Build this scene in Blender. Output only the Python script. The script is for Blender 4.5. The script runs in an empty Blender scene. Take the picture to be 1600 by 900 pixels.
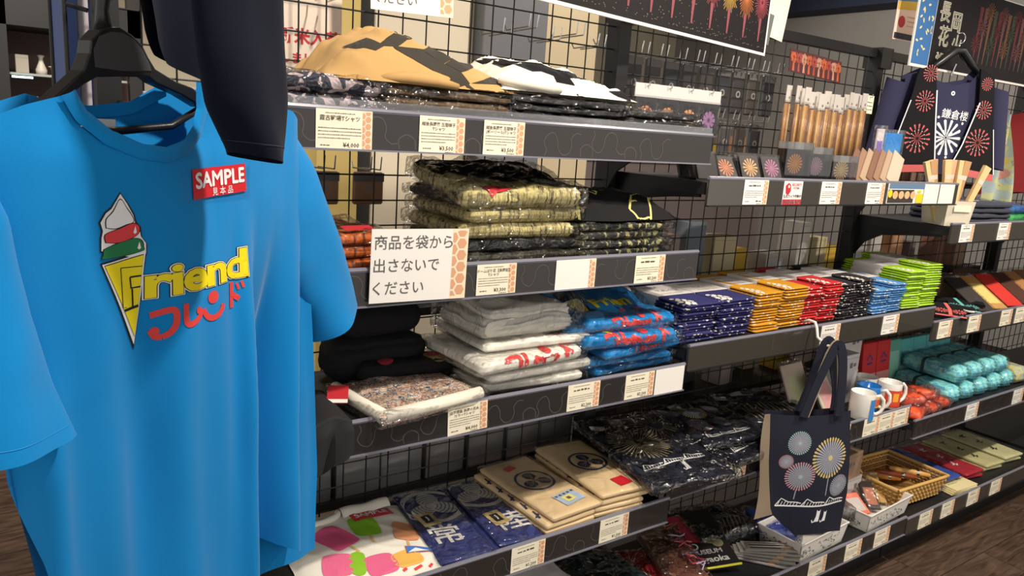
import bpy, bmesh, math, random
from mathutils import Vector as V, Matrix, noise
from mathutils.bvhtree import BVHTree
from mathutils.geometry import tessellate_polygon
sc = bpy.context.scene
COL = sc.collection
R = math.radians
random.seed(7)
# ---------------------------------------------------------------- camera
cam_d = bpy.data.cameras.new('camera'); cam = bpy.data.objects.new('camera', cam_d); COL.objects.link(cam)
cam_d.sensor_width = 36; cam_d.lens = 36*1183.11/1600; cam_d.clip_start = .02
def cam_matrix(loc, pitch, yaw, roll):
    p, y, r = R(pitch), R(yaw), R(roll)
    fwd = V((math.sin(y)*math.cos(p), math.cos(y)*math.cos(p), -math.sin(p))); right = V((math.cos(y), -math.sin(y), 0)); down = fwd.cross(right)
    r2 = right*math.cos(r)+down*math.sin(r); d2 = -right*math.sin(r)+down*math.cos(r)
    m = Matrix((r2, -d2, -fwd)).transposed().to_4x4(); m.translation = loc; return m
cam.matrix_world = cam_matrix(V((-1.427, -1.236, 1.478)), 12.051, 35.342, -3.874)
sc.camera = cam
# ---------------------------------------------------------------- world, lamps, exposure
w = bpy.data.worlds.new('shop_light'); sc.world = w; w.use_nodes = True
w.node_tree.nodes['Background'].inputs[0].default_value = (1.0, .94, .88, 1); w.node_tree.nodes['Background'].inputs[1].default_value = .85
def spot(name, loc, aim, power, angle=110, size=.045, col=(1.0, .90, .78), blend=.5):
    l = bpy.data.lights.new(name, 'SPOT'); l.energy = power; l.spot_size = R(angle); l.spot_blend = blend; l.shadow_soft_size = size; l.color = col
    o = bpy.data.objects.new(name, l); COL.objects.link(o); o.location = loc
    o.rotation_euler = (V(aim)-V(loc)).to_track_quat('-Z', 'Y').to_euler(); return o
spot('ceiling_spotlight', (-.6, -.9, 2.66), (-.6, .05, .9), 118)
spot('ceiling_spotlight', (.95, -1.02, 2.62), (.8, .1, .8), 104, 100, blend=.7)
spot('ceiling_spotlight', (2.3, -1.02, 2.62), (2.1, .1, .6), 82, 84, blend=.8)
spot('ceiling_spotlight', (-1.4, 1.6, 2.7), (-1.4, 3.4, .6), 90, 100)
spot('ceiling_spotlight', (.6, 2.6, 2.7), (.9, 3.9, .8), 80, 110)
spot('ceiling_spotlight', (3.0, 1.8, 2.7), (5.2, 1.9, 1.3), 90, 110)
def area_fill(name, loc, aim, power, sx=.6, sy=.6):
    l = bpy.data.lights.new(name, 'AREA'); l.shape = 'RECTANGLE'; l.size = sx; l.size_y = sy; l.energy = power; l.color = (1, .93, .84); o = bpy.data.objects.new(name, l); COL.objects.link(o); o.location = loc; o.rotation_euler = (V(aim)-V(loc)).to_track_quat('-Z', 'Y').to_euler()
area_fill('rear_fill_light', (-.7, 1.35, 2.9), (-.6, .8, .6), 16); area_fill('rear_fill_light', (.9, 1.35, 2.9), (.9, .8, .6), 22); area_fill('rear_fill_light', (2.4, 1.35, 2.9), (2.3, .8, .6), 18)  # added fill lights that brighten the dim goods behind the wire grid
sc.view_settings.view_transform = 'Standard'; sc.view_settings.look = 'None'; sc.view_settings.gamma = 1; sc.view_settings.exposure = .27
sc.view_settings.use_curve_mapping = False
sc.cycles.max_bounces = 8; sc.cycles.transparent_max_bounces = 24; sc.cycles.sample_clamp_indirect = 6
# ---------------------------------------------------------------- materials
def lin(c): return tuple((x/255/12.92 if x/255 <= .04045 else ((x/255+.055)/1.055)**2.4) for x in c)+(1,)
MATS = {}
def mat(name, col=(128, 128, 128), rough=.6, metal=0, spec=.5, vary=0, vscale=8, bump=0, bscale=60, emit=0, coat=0, sheen=0, alpha=1):
    if name in MATS: return MATS[name]
    m = bpy.data.materials.new(name); m.use_nodes = True; nt = m.node_tree; b = nt.nodes['Principled BSDF']
    b.inputs['Base Color'].default_value = lin(col); b.inputs['Roughness'].default_value = rough; b.inputs['Metallic'].default_value = metal
    b.inputs['Specular IOR Level'].default_value = spec; b.inputs['Coat Weight'].default_value = coat; b.inputs['Sheen Weight'].default_value = sheen
    tc = nt.nodes.new('ShaderNodeTexCoord')
    if vary:
        n = nt.nodes.new('ShaderNodeTexNoise'); n.inputs['Scale'].default_value = vscale; n.inputs['Detail'].default_value = 4
        nt.links.new(tc.outputs['Object'], n.inputs['Vector'])
        mr = nt.nodes.new('ShaderNodeMapRange'); mr.inputs['From Min'].default_value = .3; mr.inputs['From Max'].default_value = .7
        mr.inputs['To Min'].default_value = 1-vary; mr.inputs['To Max'].default_value = 1+vary; nt.links.new(n.outputs['Fac'], mr.inputs['Value'])
        h = nt.nodes.new('ShaderNodeHueSaturation'); h.inputs['Color'].default_value = lin(col); nt.links.new(mr.outputs[0], h.inputs['Value']); nt.links.new(h.outputs[0], b.inputs['Base Color'])
    if bump:
        n = nt.nodes.new('ShaderNodeTexNoise'); n.inputs['Scale'].default_value = bscale; n.inputs['Detail'].default_value = 3
        nt.links.new(tc.outputs['Object'], n.inputs['Vector'])
        bp = nt.nodes.new('ShaderNodeBump'); bp.inputs['Strength'].default_value = bump; bp.inputs['Distance'].default_value = .004
        nt.links.new(n.outputs['Fac'], bp.inputs['Height']); nt.links.new(bp.outputs[0], b.inputs['Normal'])
    if emit: b.inputs['Emission Color'].default_value = lin(col); b.inputs['Emission Strength'].default_value = emit
    MATS[name] = m; return m
def film(name, tint=(1, 1, 1), rough=.08, base=.05, gain=.75, bump=.5, bscale=22):
    """thin clear plastic: see-through, glossy towards grazing angles, crinkled"""
    if name in MATS: return MATS[name]
    m = bpy.data.materials.new(name); m.use_nodes = True; nt = m.node_tree; nt.nodes.clear()
    out = nt.nodes.new('ShaderNodeOutputMaterial'); mx = nt.nodes.new('ShaderNodeMixShader'); tr = nt.nodes.new('ShaderNodeBsdfTransparent'); gl = nt.nodes.new('ShaderNodeBsdfGlossy')
    tr.inputs[0].default_value = (*tint, 1); gl.inputs['Roughness'].default_value = rough
    lw = nt.nodes.new('ShaderNodeLayerWeight'); lw.inputs[0].default_value = .35
    ma = nt.nodes.new('ShaderNodeMath'); ma.operation = 'MULTIPLY_ADD'; ma.inputs[1].default_value = gain; ma.inputs[2].default_value = base; ma.use_clamp = True
    nt.links.new(lw.outputs['Fresnel'], ma.inputs[0]); nt.links.new(ma.outputs[0], mx.inputs[0])
    tc = nt.nodes.new('ShaderNodeTexCoord'); n = nt.nodes.new('ShaderNodeTexNoise'); n.inputs['Scale'].default_value = bscale; n.inputs['Detail'].default_value = 3; n.inputs['Distortion'].default_value = .8
    bp = nt.nodes.new('ShaderNodeBump'); bp.inputs['Strength'].default_value = bump; bp.inputs['Distance'].default_value = .03
    nt.links.new(tc.outputs['Object'], n.inputs['Vector']); nt.links.new(n.outputs['Fac'], bp.inputs['Height']); nt.links.new(bp.outputs[0], gl.inputs['Normal']); nt.links.new(bp.outputs[0], lw.inputs['Normal'])
    nt.links.new(tr.outputs[0], mx.inputs[1]); nt.links.new(gl.outputs[0], mx.inputs[2]); nt.links.new(mx.outputs[0], out.inputs[0])
    MATS[name] = m; return m
# ---------------------------------------------------------------- mesh helpers
class MB:
    def __init__(s): s.v = []; s.f = []
    def add(s, vs, fs):
        o = len(s.v); s.v += [tuple(p) for p in vs]; s.f += [tuple(i+o for i in f) for f in fs]; return s
    def box(s, x0, x1, y0, y1, z0, z1):
        return s.add([(x, y, z) for z in (z0, z1) for y in (y0, y1) for x in (x0, x1)], [(0, 2, 3, 1), (4, 5, 7, 6), (0, 1, 5, 4), (2, 6, 7, 3), (0, 4, 6, 2), (1, 3, 7, 5)])
    def tube(s, path, r, n=6, cap=True):
        path = [V(p) for p in path]; k = len(path); rs = r if isinstance(r, (list, tuple)) else [r]*k; vs = []; up = None
        for i, p in enumerate(path):
            d = (path[min(i+1, k-1)]-path[max(i-1, 0)]).normalized()
            a = d.orthogonal().normalized() if up is None else (up-d*up.dot(d)).normalized()
            up = a; b = d.cross(a)
            vs += [p+(a*math.cos(2*math.pi*j/n)+b*math.sin(2*math.pi*j/n))*rs[i] for j in range(n)]
        fs = [(i*n+j, i*n+(j+1) % n, (i+1)*n+(j+1) % n, (i+1)*n+j) for i in range(k-1) for j in range(n)]
        if cap: fs += [tuple(range(n))[::-1], tuple((k-1)*n+j for j in range(n))]
        return s.add(vs, fs)
    def lathe(s, prof, n=24, c=(0, 0, 0)):
        vs = [(c[0]+r*math.cos(2*math.pi*j/n), c[1]+r*math.sin(2*math.pi*j/n), c[2]+z) for r, z in prof for j in range(n)]
        return s.add(vs, [(i*n+j, i*n+(j+1) % n, (i+1)*n+(j+1) % n, (i+1)*n+j) for i in range(len(prof)-1) for j in range(n)])
    def grid(s, fn, nu, nv, cu=False):
        mu = nu if cu else nu+1
        vs = [fn(i/nu, j/nv) for j in range(nv+1) for i in range(mu)]
        return s.add(vs, [(j*mu+i, j*mu+(i+1) % mu, (j+1)*mu+(i+1) % mu, (j+1)*mu+i) for j in range(nv) for i in range(nu)])
    def prism(s, pts, a, b, axis='y'):
        """2-D outline pushed from a to b along an axis"""
        n = len(pts); mk = {'y': lambda p, t: (p[0], t, p[1]), 'z': lambda p, t: (p[0], p[1], t), 'x': lambda p, t: (t, p[0], p[1])}[axis]
        vs = [mk(p, a) for p in pts]+[mk(p, b) for p in pts]; tri = tessellate_polygon([[V((p[0], p[1], 0)) for p in pts]])
        fs = [tuple(t) for t in tri]+[tuple(i+n for i in t[::-1]) for t in tri]+[(i, (i+1) % n, n+(i+1) % n, n+i) for i in range(n)]
        return s.add(vs, fs)
    def mesh(s, name, smooth=False, fix=True):
        me = bpy.data.meshes.new(name); me.from_pydata(s.v, [], s.f)
        if fix:
            bm = bmesh.new(); bm.from_mesh(me); bmesh.ops.recalc_face_normals(bm, faces=bm.faces); bm.to_mesh(me); bm.free()
        if smooth: me.polygons.foreach_set('use_smooth', [True]*len(me.polygons))
        me.update(); return me
    def build(s, name, m, parent=None, smooth=False, **kw): return link(name, s.mesh(name, smooth), m, parent, **kw)
def link(name, me, m, parent=None, loc=None, rot=None):
    o = bpy.data.objects.new(name, me); COL.objects.link(o)
    if m and not me.materials: me.materials.append(m)
    if parent: o.parent = parent
    if loc: o.location = loc
    if rot: o.rotation_euler = rot
    return o
def tag(o, label, cat=None, group=None, kind=None):
    if label: o['label'] = label
    if cat: o['category'] = cat
    if group: o['group'] = group
    if kind: o['kind'] = kind
    return o
def thing(name, label, cat, loc=(0, 0, 0), rz=0, group=None, rot=None):
    o = bpy.data.objects.new(name, None); COL.objects.link(o); o.empty_display_size = .02; o.location = loc; o.rotation_euler = rot or (0, 0, R(rz)); return tag(o, label, cat, group)
def copy_tree(o, parent=None, loc=None, rot=None, label=None):
    c = o.copy(); COL.objects.link(c); c.parent = parent
    if loc: c.location = loc
    if rot: c.rotation_euler = rot
    if label: c['label'] = label
    for ch in [x for x in bpy.data.objects if x.parent == o]: copy_tree(ch, c)
    return c
def bevel_box(name, w, d, h, r, m, parent=None, seg=2, loc=None, rot=None, z0=True):
    bm = bmesh.new(); bmesh.ops.create_cube(bm, size=1)
    for v in bm.verts: v.co = V((v.co.x*w, v.co.y*d, (v.co.z+(.5 if z0 else 0))*h))
    if r: bmesh.ops.bevel(bm, geom=bm.edges[:], offset=r, segments=seg, affect='EDGES', profile=.6)
    me = bpy.data.meshes.new(name); bm.to_mesh(me); bm.free(); return link(name, me, m, parent, loc, rot)
def nz(x, y, z, f=1): return noise.noise(V((x*f, y*f, z*f)))
def folded_mesh(name, w, d, h, seed=0, layers=0, amp=.004, r=None, nx=26, ny=22, nzs=8, groove=.1, freq=9, sag=0, flare=0):
    """a folded cloth or filled pouch: rounded slab with layer grooves, dents and a limp outline; base at z=0"""
    r = min(r or h*.48, h*.49); hx, hy, hz = w/2, d/2, h/2; mb = MB()
    def pt(x, y, z):
        q = V((max(-hx+r, min(hx-r, x)), max(-hy+r, min(hy-r, y)), max(-hz+r, min(hz-r, z)))); e = V((x, y, z))-q
        g = 1
        if layers:
            t = (z+hz)/h; side = max(abs(x)/hx, abs(y)/hy)
            if side > .97: g = 1-groove*abs(math.cos(math.pi*layers*t+nz(x, y, seed, 14)*.9))
        p = q+(e.normalized()*r*g if e.length > 1e-9 else V((0, 0, 0)))
        k = (p.z+hz)/h
        p.z += amp*k*(nz(x+seed*3.1, y, seed, freq)+.5*nz(x, y+seed*1.7, seed, freq*2.7))
        p.x += amp*.8*nz(p.y*7+seed, p.z*9, 3.3); p.y += amp*.8*nz(p.x*7-seed, p.z*9, 8.1)
        if sag: p.z -= sag*k*((x/hx)**2*.6+(y/hy)**2*.4)
        if flare: p.x *= 1+flare*(1-k); p.y *= 1+flare*(1-k)
        p.z += hz
        if p.z < 0: p.z = 0
        return p
    def face(fn, a, b): mb.grid(lambda u, v: pt(*fn(u*2-1, v*2-1)), a, b)
    face(lambda u, v: (u*hx, v*hy, hz), nx, ny); face(lambda u, v: (u*hx, v*hy, -hz), nx, ny)
    face(lambda u, v: (u*hx, -hy, v*hz), nx, nzs); face(lambda u, v: (u*hx, hy, v*hz), nx, nzs)
    face(lambda u, v: (-hx, u*hy, v*hz), ny, nzs); face(lambda u, v: (hx, u*hy, v*hz), ny, nzs)
    me = mb.mesh(name, False, False); bm = bmesh.new(); bm.from_mesh(me); bmesh.ops.remove_doubles(bm, verts=bm.verts, dist=1e-5); bmesh.ops.recalc_face_normals(bm, faces=bm.faces)
    for f in bm.faces: f.smooth = True
    bm.to_mesh(me); bm.free(); return me
def bvh_of(me): return BVHTree.FromPolygons([v.co.copy() for v in me.vertices], [tuple(p.vertices) for p in me.polygons])
# ---------------------------------------------------------------- flat print: 2-D shapes, laid on a surface
TXT = {}
def txt(s, size=1, bold=0, cx=True, res=3, space=1, rot=0, at=(0, 0), sx=1, shear=0):
    k = (s, bold, res, space)
    if k not in TXT:
        c = bpy.data.curves.new('t', 'FONT'); c.body = s; c.size = 1; c.offset = bold; c.resolution_u = res; c.space_character = space
        o = bpy.data.objects.new('t', c); COL.objects.link(o); me = bpy.data.meshes.new_from_object(o.evaluated_get(bpy.context.evaluated_depsgraph_get()))
        TXT[k] = ([(v.co.x, v.co.y) for v in me.vertices], [tuple(p.vertices) for p in me.polygons]); bpy.data.objects.remove(o); bpy.data.curves.remove(c); bpy.data.meshes.remove(me)
    vs, fs = TXT[k]
    if not vs: return ([], [])
    x0, x1 = min(v[0] for v in vs), max(v[0] for v in vs); y0, y1 = min(v[1] for v in vs), max(v[1] for v in vs)
    mx = (x0+x1)/2 if cx else x0; my = (y0+y1)/2
    return xf(([((x-mx)*sx+shear*(y-my), y-my) for x, y in vs], fs), size, rot, *at)
def xf(sh, s=1, rot=0, dx=0, dy=0):
    c, n = math.cos(R(rot))*s, math.sin(R(rot))*s
    return ([(x*c-y*n+dx, x*n+y*c+dy) for x, y in sh[0]], sh[1])
def poly(pts): return (list(pts), [tuple(t) for t in tessellate_polygon([[V((p[0], p[1], 0)) for p in pts]])])
def rect(x0, x1, y0, y1): return ([(x0, y0), (x1, y0), (x1, y1), (x0, y1)], [(0, 1, 2, 3)])
def ell(cx, cy, rx, ry=None, n=20, rot=0):
    ry = ry or rx; return xf(([(0, 0)]+[(rx*math.cos(2*math.pi*i/n), ry*math.sin(2*math.pi*i/n)) for i in range(n)], [(0, i+1, (i+1) % n+1) for i in range(n)]), 1, rot, cx, cy)
def ring(cx, cy, r0, r1, n=32, sy=1):
    vs = [(cx+r*math.cos(2*math.pi*i/n), cy+sy*r*math.sin(2*math.pi*i/n)) for r in (r0, r1) for i in range(n)]
    return (vs, [(i, (i+1) % n, n+(i+1) % n, n+i) for i in range(n)])
def stroke(pts, w):
    vs = []; k = len(pts); ws = w if isinstance(w, (list, tuple)) else [w]*k
    for i in range(k):
        a, b = pts[max(i-1, 0)], pts[min(i+1, k-1)]; dx, dy = b[0]-a[0], b[1]-a[1]; l = math.hypot(dx, dy) or 1
        vs += [(pts[i][0]-dy/l*ws[i]/2, pts[i][1]+dx/l*ws[i]/2), (pts[i][0]+dy/l*ws[i]/2, pts[i][1]-dx/l*ws[i]/2)]
    return (vs, [(2*i, 2*i+1, 2*i+3, 2*i+2) for i in range(k-1)])
def join(*shs):
    vs, fs = [], []
    for a in shs:
        for sh in (a if isinstance(a, list) else [a]):
            o = len(vs); vs += sh[0]; fs += [tuple(i+o for i in f) for f in sh[1]]
    return (vs, fs)
def fat(sh, d): return join(*[xf(sh, 1, 0, dx, dy) for dx, dy in ((0, 0), (d, 0), (-d, 0), (0, d), (0, -d))])
def burst(cx, cy, r0, r1, n, w0, w1, sy=1, jit=0, rng=random):
    out = []
    for i in range(n):
        a = 2*math.pi*i/n; ra = r1*(1-jit*rng.random()); p = lambda r, t: (cx+r*math.cos(a)-t*math.sin(a), cy+sy*(r*math.sin(a)+t*math.cos(a)))
        out.append(([p(r0, -w0/2), p(r0, w0/2), p(ra*.94, w1/2), p(ra, 0), p(ra*.94, -w1/2)], [(0, 1, 2, 3, 4)]))
    return join(out)
def lay(name, sh, m, parent, O, ex, ey, d=None, bvh=None, off=.0006, maxlen=None, reach=1):
    """print: shape sh in the frame (O, ex, ey); thrown along d onto a surface (bvh) and kept just above it"""
    if not sh[0]: return None
    O, ex, ey = V(O), V(ex), V(ey); d = V(d).normalized() if d is not None else ex.cross(ey).normalized()*-1
    bm = bmesh.new(); vs = [bm.verts.new((x, y, 0)) for x, y in sh[0]]
    for f in sh[1]:
        try: bm.faces.new([vs[i] for i in f])
        except ValueError: pass
    if maxlen:
        bmesh.ops.triangulate(bm, faces=bm.faces[:])
        for _ in range(5):
            es = [e for e in bm.edges if e.calc_length() > maxlen]
            if not es: break
            bmesh.ops.subdivide_edges(bm, edges=es, cuts=1); bmesh.ops.triangulate(bm, faces=[f for f in bm.faces if len(f.verts) > 3])
    for v in bm.verts:
        p = O+ex*v.co.x+ey*v.co.y
        if bvh:
            h, n, _, _ = bvh.ray_cast(p-d*reach*.5, d, reach)
            if h is None: h, n, _, _ = bvh.find_nearest(p)
            if n.dot(d) > 0: n = -n
            v.co = h+n*off
        else: v.co = p-d*off
    bm.normal_update()
    for f in bm.faces:
        if f.normal.dot(d) > 0: f.normal_flip()
    me = bpy.data.meshes.new(name); bm.to_mesh(me); bm.free(); return link(name, me, m, parent)
# ================================================================ the room
W = 1.228
def wood_floor():
    m = bpy.data.materials.new('floor_wood'); m.use_nodes = True; nt = m.node_tree; b = nt.nodes['Principled BSDF']
    tc = nt.nodes.new('ShaderNodeTexCoord'); mp = nt.nodes.new('ShaderNodeMapping'); mp.inputs['Scale'].default_value = (2.2, 16, 1)
    oi = nt.nodes.new('ShaderNodeObjectInfo'); ad = nt.nodes.new('ShaderNodeVectorMath'); ad.operation = 'ADD'
    n = nt.nodes.new('ShaderNodeTexNoise'); n.inputs['Scale'].default_value = 2.4; n.inputs['Detail'].default_value = 7; n.inputs['Distortion'].default_value = 1.6
    cr = nt.nodes.new('ShaderNodeValToRGB'); e = cr.color_ramp.elements
    e[0].position = .28; e[0].color = lin((52, 39, 32)); e[1].position = .72; e[1].color = lin((104, 83, 69))
    sc_ = nt.nodes.new('ShaderNodeVectorMath'); sc_.operation = 'SCALE'; sc_.inputs['Scale'].default_value = 37
    cv = nt.nodes.new('ShaderNodeCombineXYZ')
    for i in range(3): nt.links.new(oi.outputs['Random'], cv.inputs[i])
    nt.links.new(cv.outputs[0], sc_.inputs[0]); nt.links.new(tc.outputs['Object'], mp.inputs[0]); nt.links.new(mp.outputs[0], ad.inputs[0]); nt.links.new(sc_.outputs[0], ad.inputs[1])
    nt.links.new(ad.outputs[0], n.inputs['Vector']); nt.links.new(n.outputs['Fac'], cr.inputs[0]); nt.links.new(cr.outputs[0], b.inputs['Base Color'])
    b.inputs['Roughness'].default_value = .38; return m
FLOORM = wood_floor()
floor = tag(MB().box(-5, 9, -4, 7, -.06, -.006).build('floor', mat('floor_joint', (38, 29, 24), .8)), 'dark brown wood plank shop floor', kind='structure')
pl = MB().box(0, .897, 0, .147, -.006, 0).mesh('plank')
pl.materials.append(FLOORM)
for j in range(-12, 30):                       # planks run along the aisle; only where the floor can be seen
    y = j*.15; off = (j*.37) % .9
    for i in range(-4, 5):
        x = i*.9-off
        if (-2.6 < x < -.9 and .3 < y < 4) or (x > -.9 and x < 3.4 and -1.7 < y < .1):
            link('plank', pl, None, floor, (x, y, 0))
tag(MB().box(-5, 9, -4, 7, 3.4, 3.5).build('ceiling', mat('ceiling_paint', (196, 190, 180), .9)), 'pale shop ceiling', kind='structure')
tag(MB().box(-5, 9, 5.2, 5.3, 0, 3.4).build('wall_back', mat('wall_cream', (226, 214, 188), .9)), 'cream back wall of the shop', kind='structure')
tag(MB().box(5.2, 5.3, -4, 5.2, 0, 2.69).build('wall_right', mat('wall_grey', (150, 146, 142), .9, vary=.03)), 'grey side wall beyond the shelves', kind='structure')
tag(MB().box(4.9, 5.3, -4, 5.2, 2.69, 3.4).build('trim_1', mat('soffit_navy', (34, 42, 66), .8)), 'navy soffit band above the grey side wall', kind='structure')
# ================================================================ display shelving
STEEL = mat('black_steel', (22, 22, 24), .45, spec=.4); DECK = mat('black_deck', (26, 26, 28), .5)
RAILTOP = mat('rail_grey_plastic', (120, 120, 132), .3, coat=.3); GREYCOVER = mat('rail_clear_dark', (62, 58, 52), .22, coat=.6)
rp = random.Random(11)
def smooth_path(p, k=5):
    out = []
    for i in range(len(p)-1):
        a, b, c, d = [V((*q, 0)) for q in (p[max(i-1, 0)], p[i], p[i+1], p[min(i+2, len(p)-1)])]
        for j in range(k):
            t = j/k; q = .5*((2*b)+(c-a)*t+(2*a-5*b+4*c-d)*t*t+(3*b-a-3*c+d)*t**3); out.append((q.x, q.y))
    return out+[p[-1]]
def meander(x0, x1, z0, z1):
    out = []; x = x0+.02; h = z1-z0
    while x < x1-.13:
        y = z0+rp.uniform(.05, .25)*h; e = .0175; up = rp.choice((1, -1)); base = z0+(.28 if up > 0 else .72)*h
        p = [(x, base-up*.016), (x+.004, base-up*.004), (x-.003, base+up*e*.7), (x+e*.35, base+up*e*1.5), (x+e*1.2, base+up*e*1.7), (x+e*1.75, base+up*e*.9), (x+e*1.9, base), (x+e*2.6, base-up*e*.7), (x+e*3.5, base-up*e*.55), (x+e*3.9, base+up*e*.3), (x+e*3.8, base+up*e*1.2), (x+e*4.5, base+up*e*1.8), (x+e*5.2, base+up*e*1.7)]
        out.append(stroke(smooth_path([(a, max(z0+.001, min(z1-.001, b))) for a, b in p]), .0016))
        if rp.random() < .6: out.append(stroke(smooth_path([(x+e*5.4, z0+.001), (x+e*5.3, z0+e), (x+e*6.2, z0+e*1.5), (x+e*7.1, z0+e), (x+e*7.2, z0+.001)]), .0017))
        x += rp.uniform(.115, .155)
    return join(out) if out else ([], [])
PATT = mat('rail_dark_strip', (40, 36, 34), .35, coat=.35); PLINE = mat('rail_outline_print', (82, 79, 77), .5)
def shelf(bay, x0, x1, zt, y0=0, patt=True, lip=False, segs=None):
    d = MB().box(x0+.012, x1-.012, y0+.008, .332, zt-.042, zt-.012).build('shelf_deck', DECK, bay)
    for bx in (x0+.014, x1-.020):              # curved bracket at each end
        pts = [(.333, zt-.012), (y0+.03, zt-.012), (y0+.03, zt-.05), (y0+.12, zt-.058), (.24, zt-.075), (.30, zt-.11), (.333, zt-.16)]
        MB().prism(pts, bx, bx+.006, 'x').build('bracket', STEEL, bay)
    for s0, s1 in (segs or [(x0+.004, x1-.004)]):
        r = MB().box(s0, s1, y0-.004, y0+.003, zt-.066, zt-.004).build('price_rail', PATT if patt else GREYCOVER, bay)
        if patt: tag(lay('outline_print', meander(s0, s1, zt-.064, zt-.007), PLINE, r, (0, y0-.004, 0), (1, 0, 0), (0, 0, 1), (0, 1, 0), off=.0004), None, kind='stuff')
        MB().tube([(s0, y0-.001, zt-.001), (s1, y0-.001, zt-.001)], .0052, 8).build('rail_edge', RAILTOP, r)
        MB().box(s0, s1, y0-.009, y0+.003, zt-.069, zt-.066).build('rail_foot', RAILTOP if patt else STEEL, r)
        if lip: MB().box(s0, s1, y0-.002, y0, zt+.002, zt+.016).build('clear_lip', film('clear_acrylic', base=.08, bump=0), r)
    return d
def bay(x0, x1, ztop, label, grid=True, zg=(.2, None)):
    b = thing('gondola_bay', label, 'display shelf', (0, 0, 0), group='black gondola shelving bays')
    MB().box(x0-.02, x0+.02, .335, .385, 0, ztop).build('post', STEEL, b)
    mb = MB(); z1 = zg[1] or ztop-.03; n = round((x1-x0-.04)/.0575)
    for i in range(1, n):
        x = x0+(x1-x0)*i/n; mb.tube([(x, .352, zg[0]), (x, .352, z1)], .0019, 5, False)
    z = zg[0]
    while z < z1: mb.tube([(x0+.02, .3555, z), (x1-.02, .3555, z)], .0019, 5, False); z += .0575
    mb.build('wire_grid', STEEL, b)
    MB().box(x0+.02, x1-.02, .345, .375, ztop-.03, ztop).build('top_bar', STEEL, b)
    MB().box(x0+.003, x1-.003, .03, .05, 0, .13).build('kick_plate', STEEL, b); MB().box(x0+.003, x1-.003, .05, .333, .1, .13).build('base_deck', DECK, b)
    return b
B1 = bay(-W, 0, 2.02, 'tall black shelf bay at left, stacked with bagged T-shirts')
shelf(B1, -W, 0, 1.488, lip=True, segs=[(-W, -.004)]); shelf(B1, -W, 0, 1.21, segs=[(-W, -.004)]); shelf(B1, -W, 0, .923, segs=[(-W, -.907), (-.9, -.004)]); shelf(B1, -W, 0, .556)
shelf(B1, -W, 0, .215, -.037)
MB().box(-W-.02, -W+.02, .335, .385, 2.02, 2.03).build('post_cap', STEEL, B1)
B2 = bay(0, W, 1.83, 'middle black shelf bay with folded cloth stacks and tote bag')
shelf(B2, 0, W, 1.388, patt=False); shelf(B2, 0, W, .969, patt=False); shelf(B2, 0, W, .606, .02); shelf(B2, 0, W, .201, -.037)
B3 = bay(W, 2*W, 1.83, 'black shelf bay at right under the fireworks poster')
shelf(B3, W, 2*W, 1.255, patt=False); shelf(B3, W, 2*W, .915, patt=False); shelf(B3, W, 2*W, .553); shelf(B3, W, 2*W, .19, -.037, patt=False)
B4 = bay(2*W, 3*W, 1.83, 'farthest black shelf bay running out of the picture')
for z in (1.255, .915, .553, .19): shelf(B4, 2*W, 3*W, z, patt=False)
MB().box(3*W-.02, 3*W+.02, .335, .385, 0, 1.83).build('post', STEEL, B4)
for bx, b in ((0, B2), (W, B3)): MB().box(bx-.0195, bx+.05, .325, .395, 1.765, 1.835).build('corner_block', STEEL, b)
# ---------------------------------------------------------------- price cards
CARD = mat('cream_card', (238, 230, 206), .7); PINKC = mat('hexagon_orange', (216, 160, 122), .7); STRIP = mat('strip_cream', (243, 222, 192), .7); INK = mat('ink_brown', (84, 74, 62), .8)
WHITEC = mat('white_card', (236, 232, 224), .7)
def hexes(x0, x1, y0, y1, r):
    out = []; j = 0; x = x0
    while x <= x1+r*.2:
        y = y0+(r*.9 if j % 2 else 0)
        while y < y1:
            pts = [(max(x0, min(x1, x+r*.86*math.cos(R(60*i)))), max(y0, min(y1, y+r*.86*math.sin(R(60*i))))) for i in range(6)]
            if max(p[0] for p in pts)-min(p[0] for p in pts) > r*.3 and max(p[1] for p in pts)-min(p[1] for p in pts) > r*.3: out.append(poly(pts))
            y += r*1.8
        x += r*1.55; j += 1
    return join(out)
rt = random.Random(3)
def dashes(x0, x1, y, h):
    out = []; x = x0
    while x < x1:
        l = rt.uniform(.6, 1.8)*h*2; out.append(rect(x, min(x+l, x1), y, y+h*rt.uniform(.6, 1))); x += l+h*.7
    return join(out)
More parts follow.
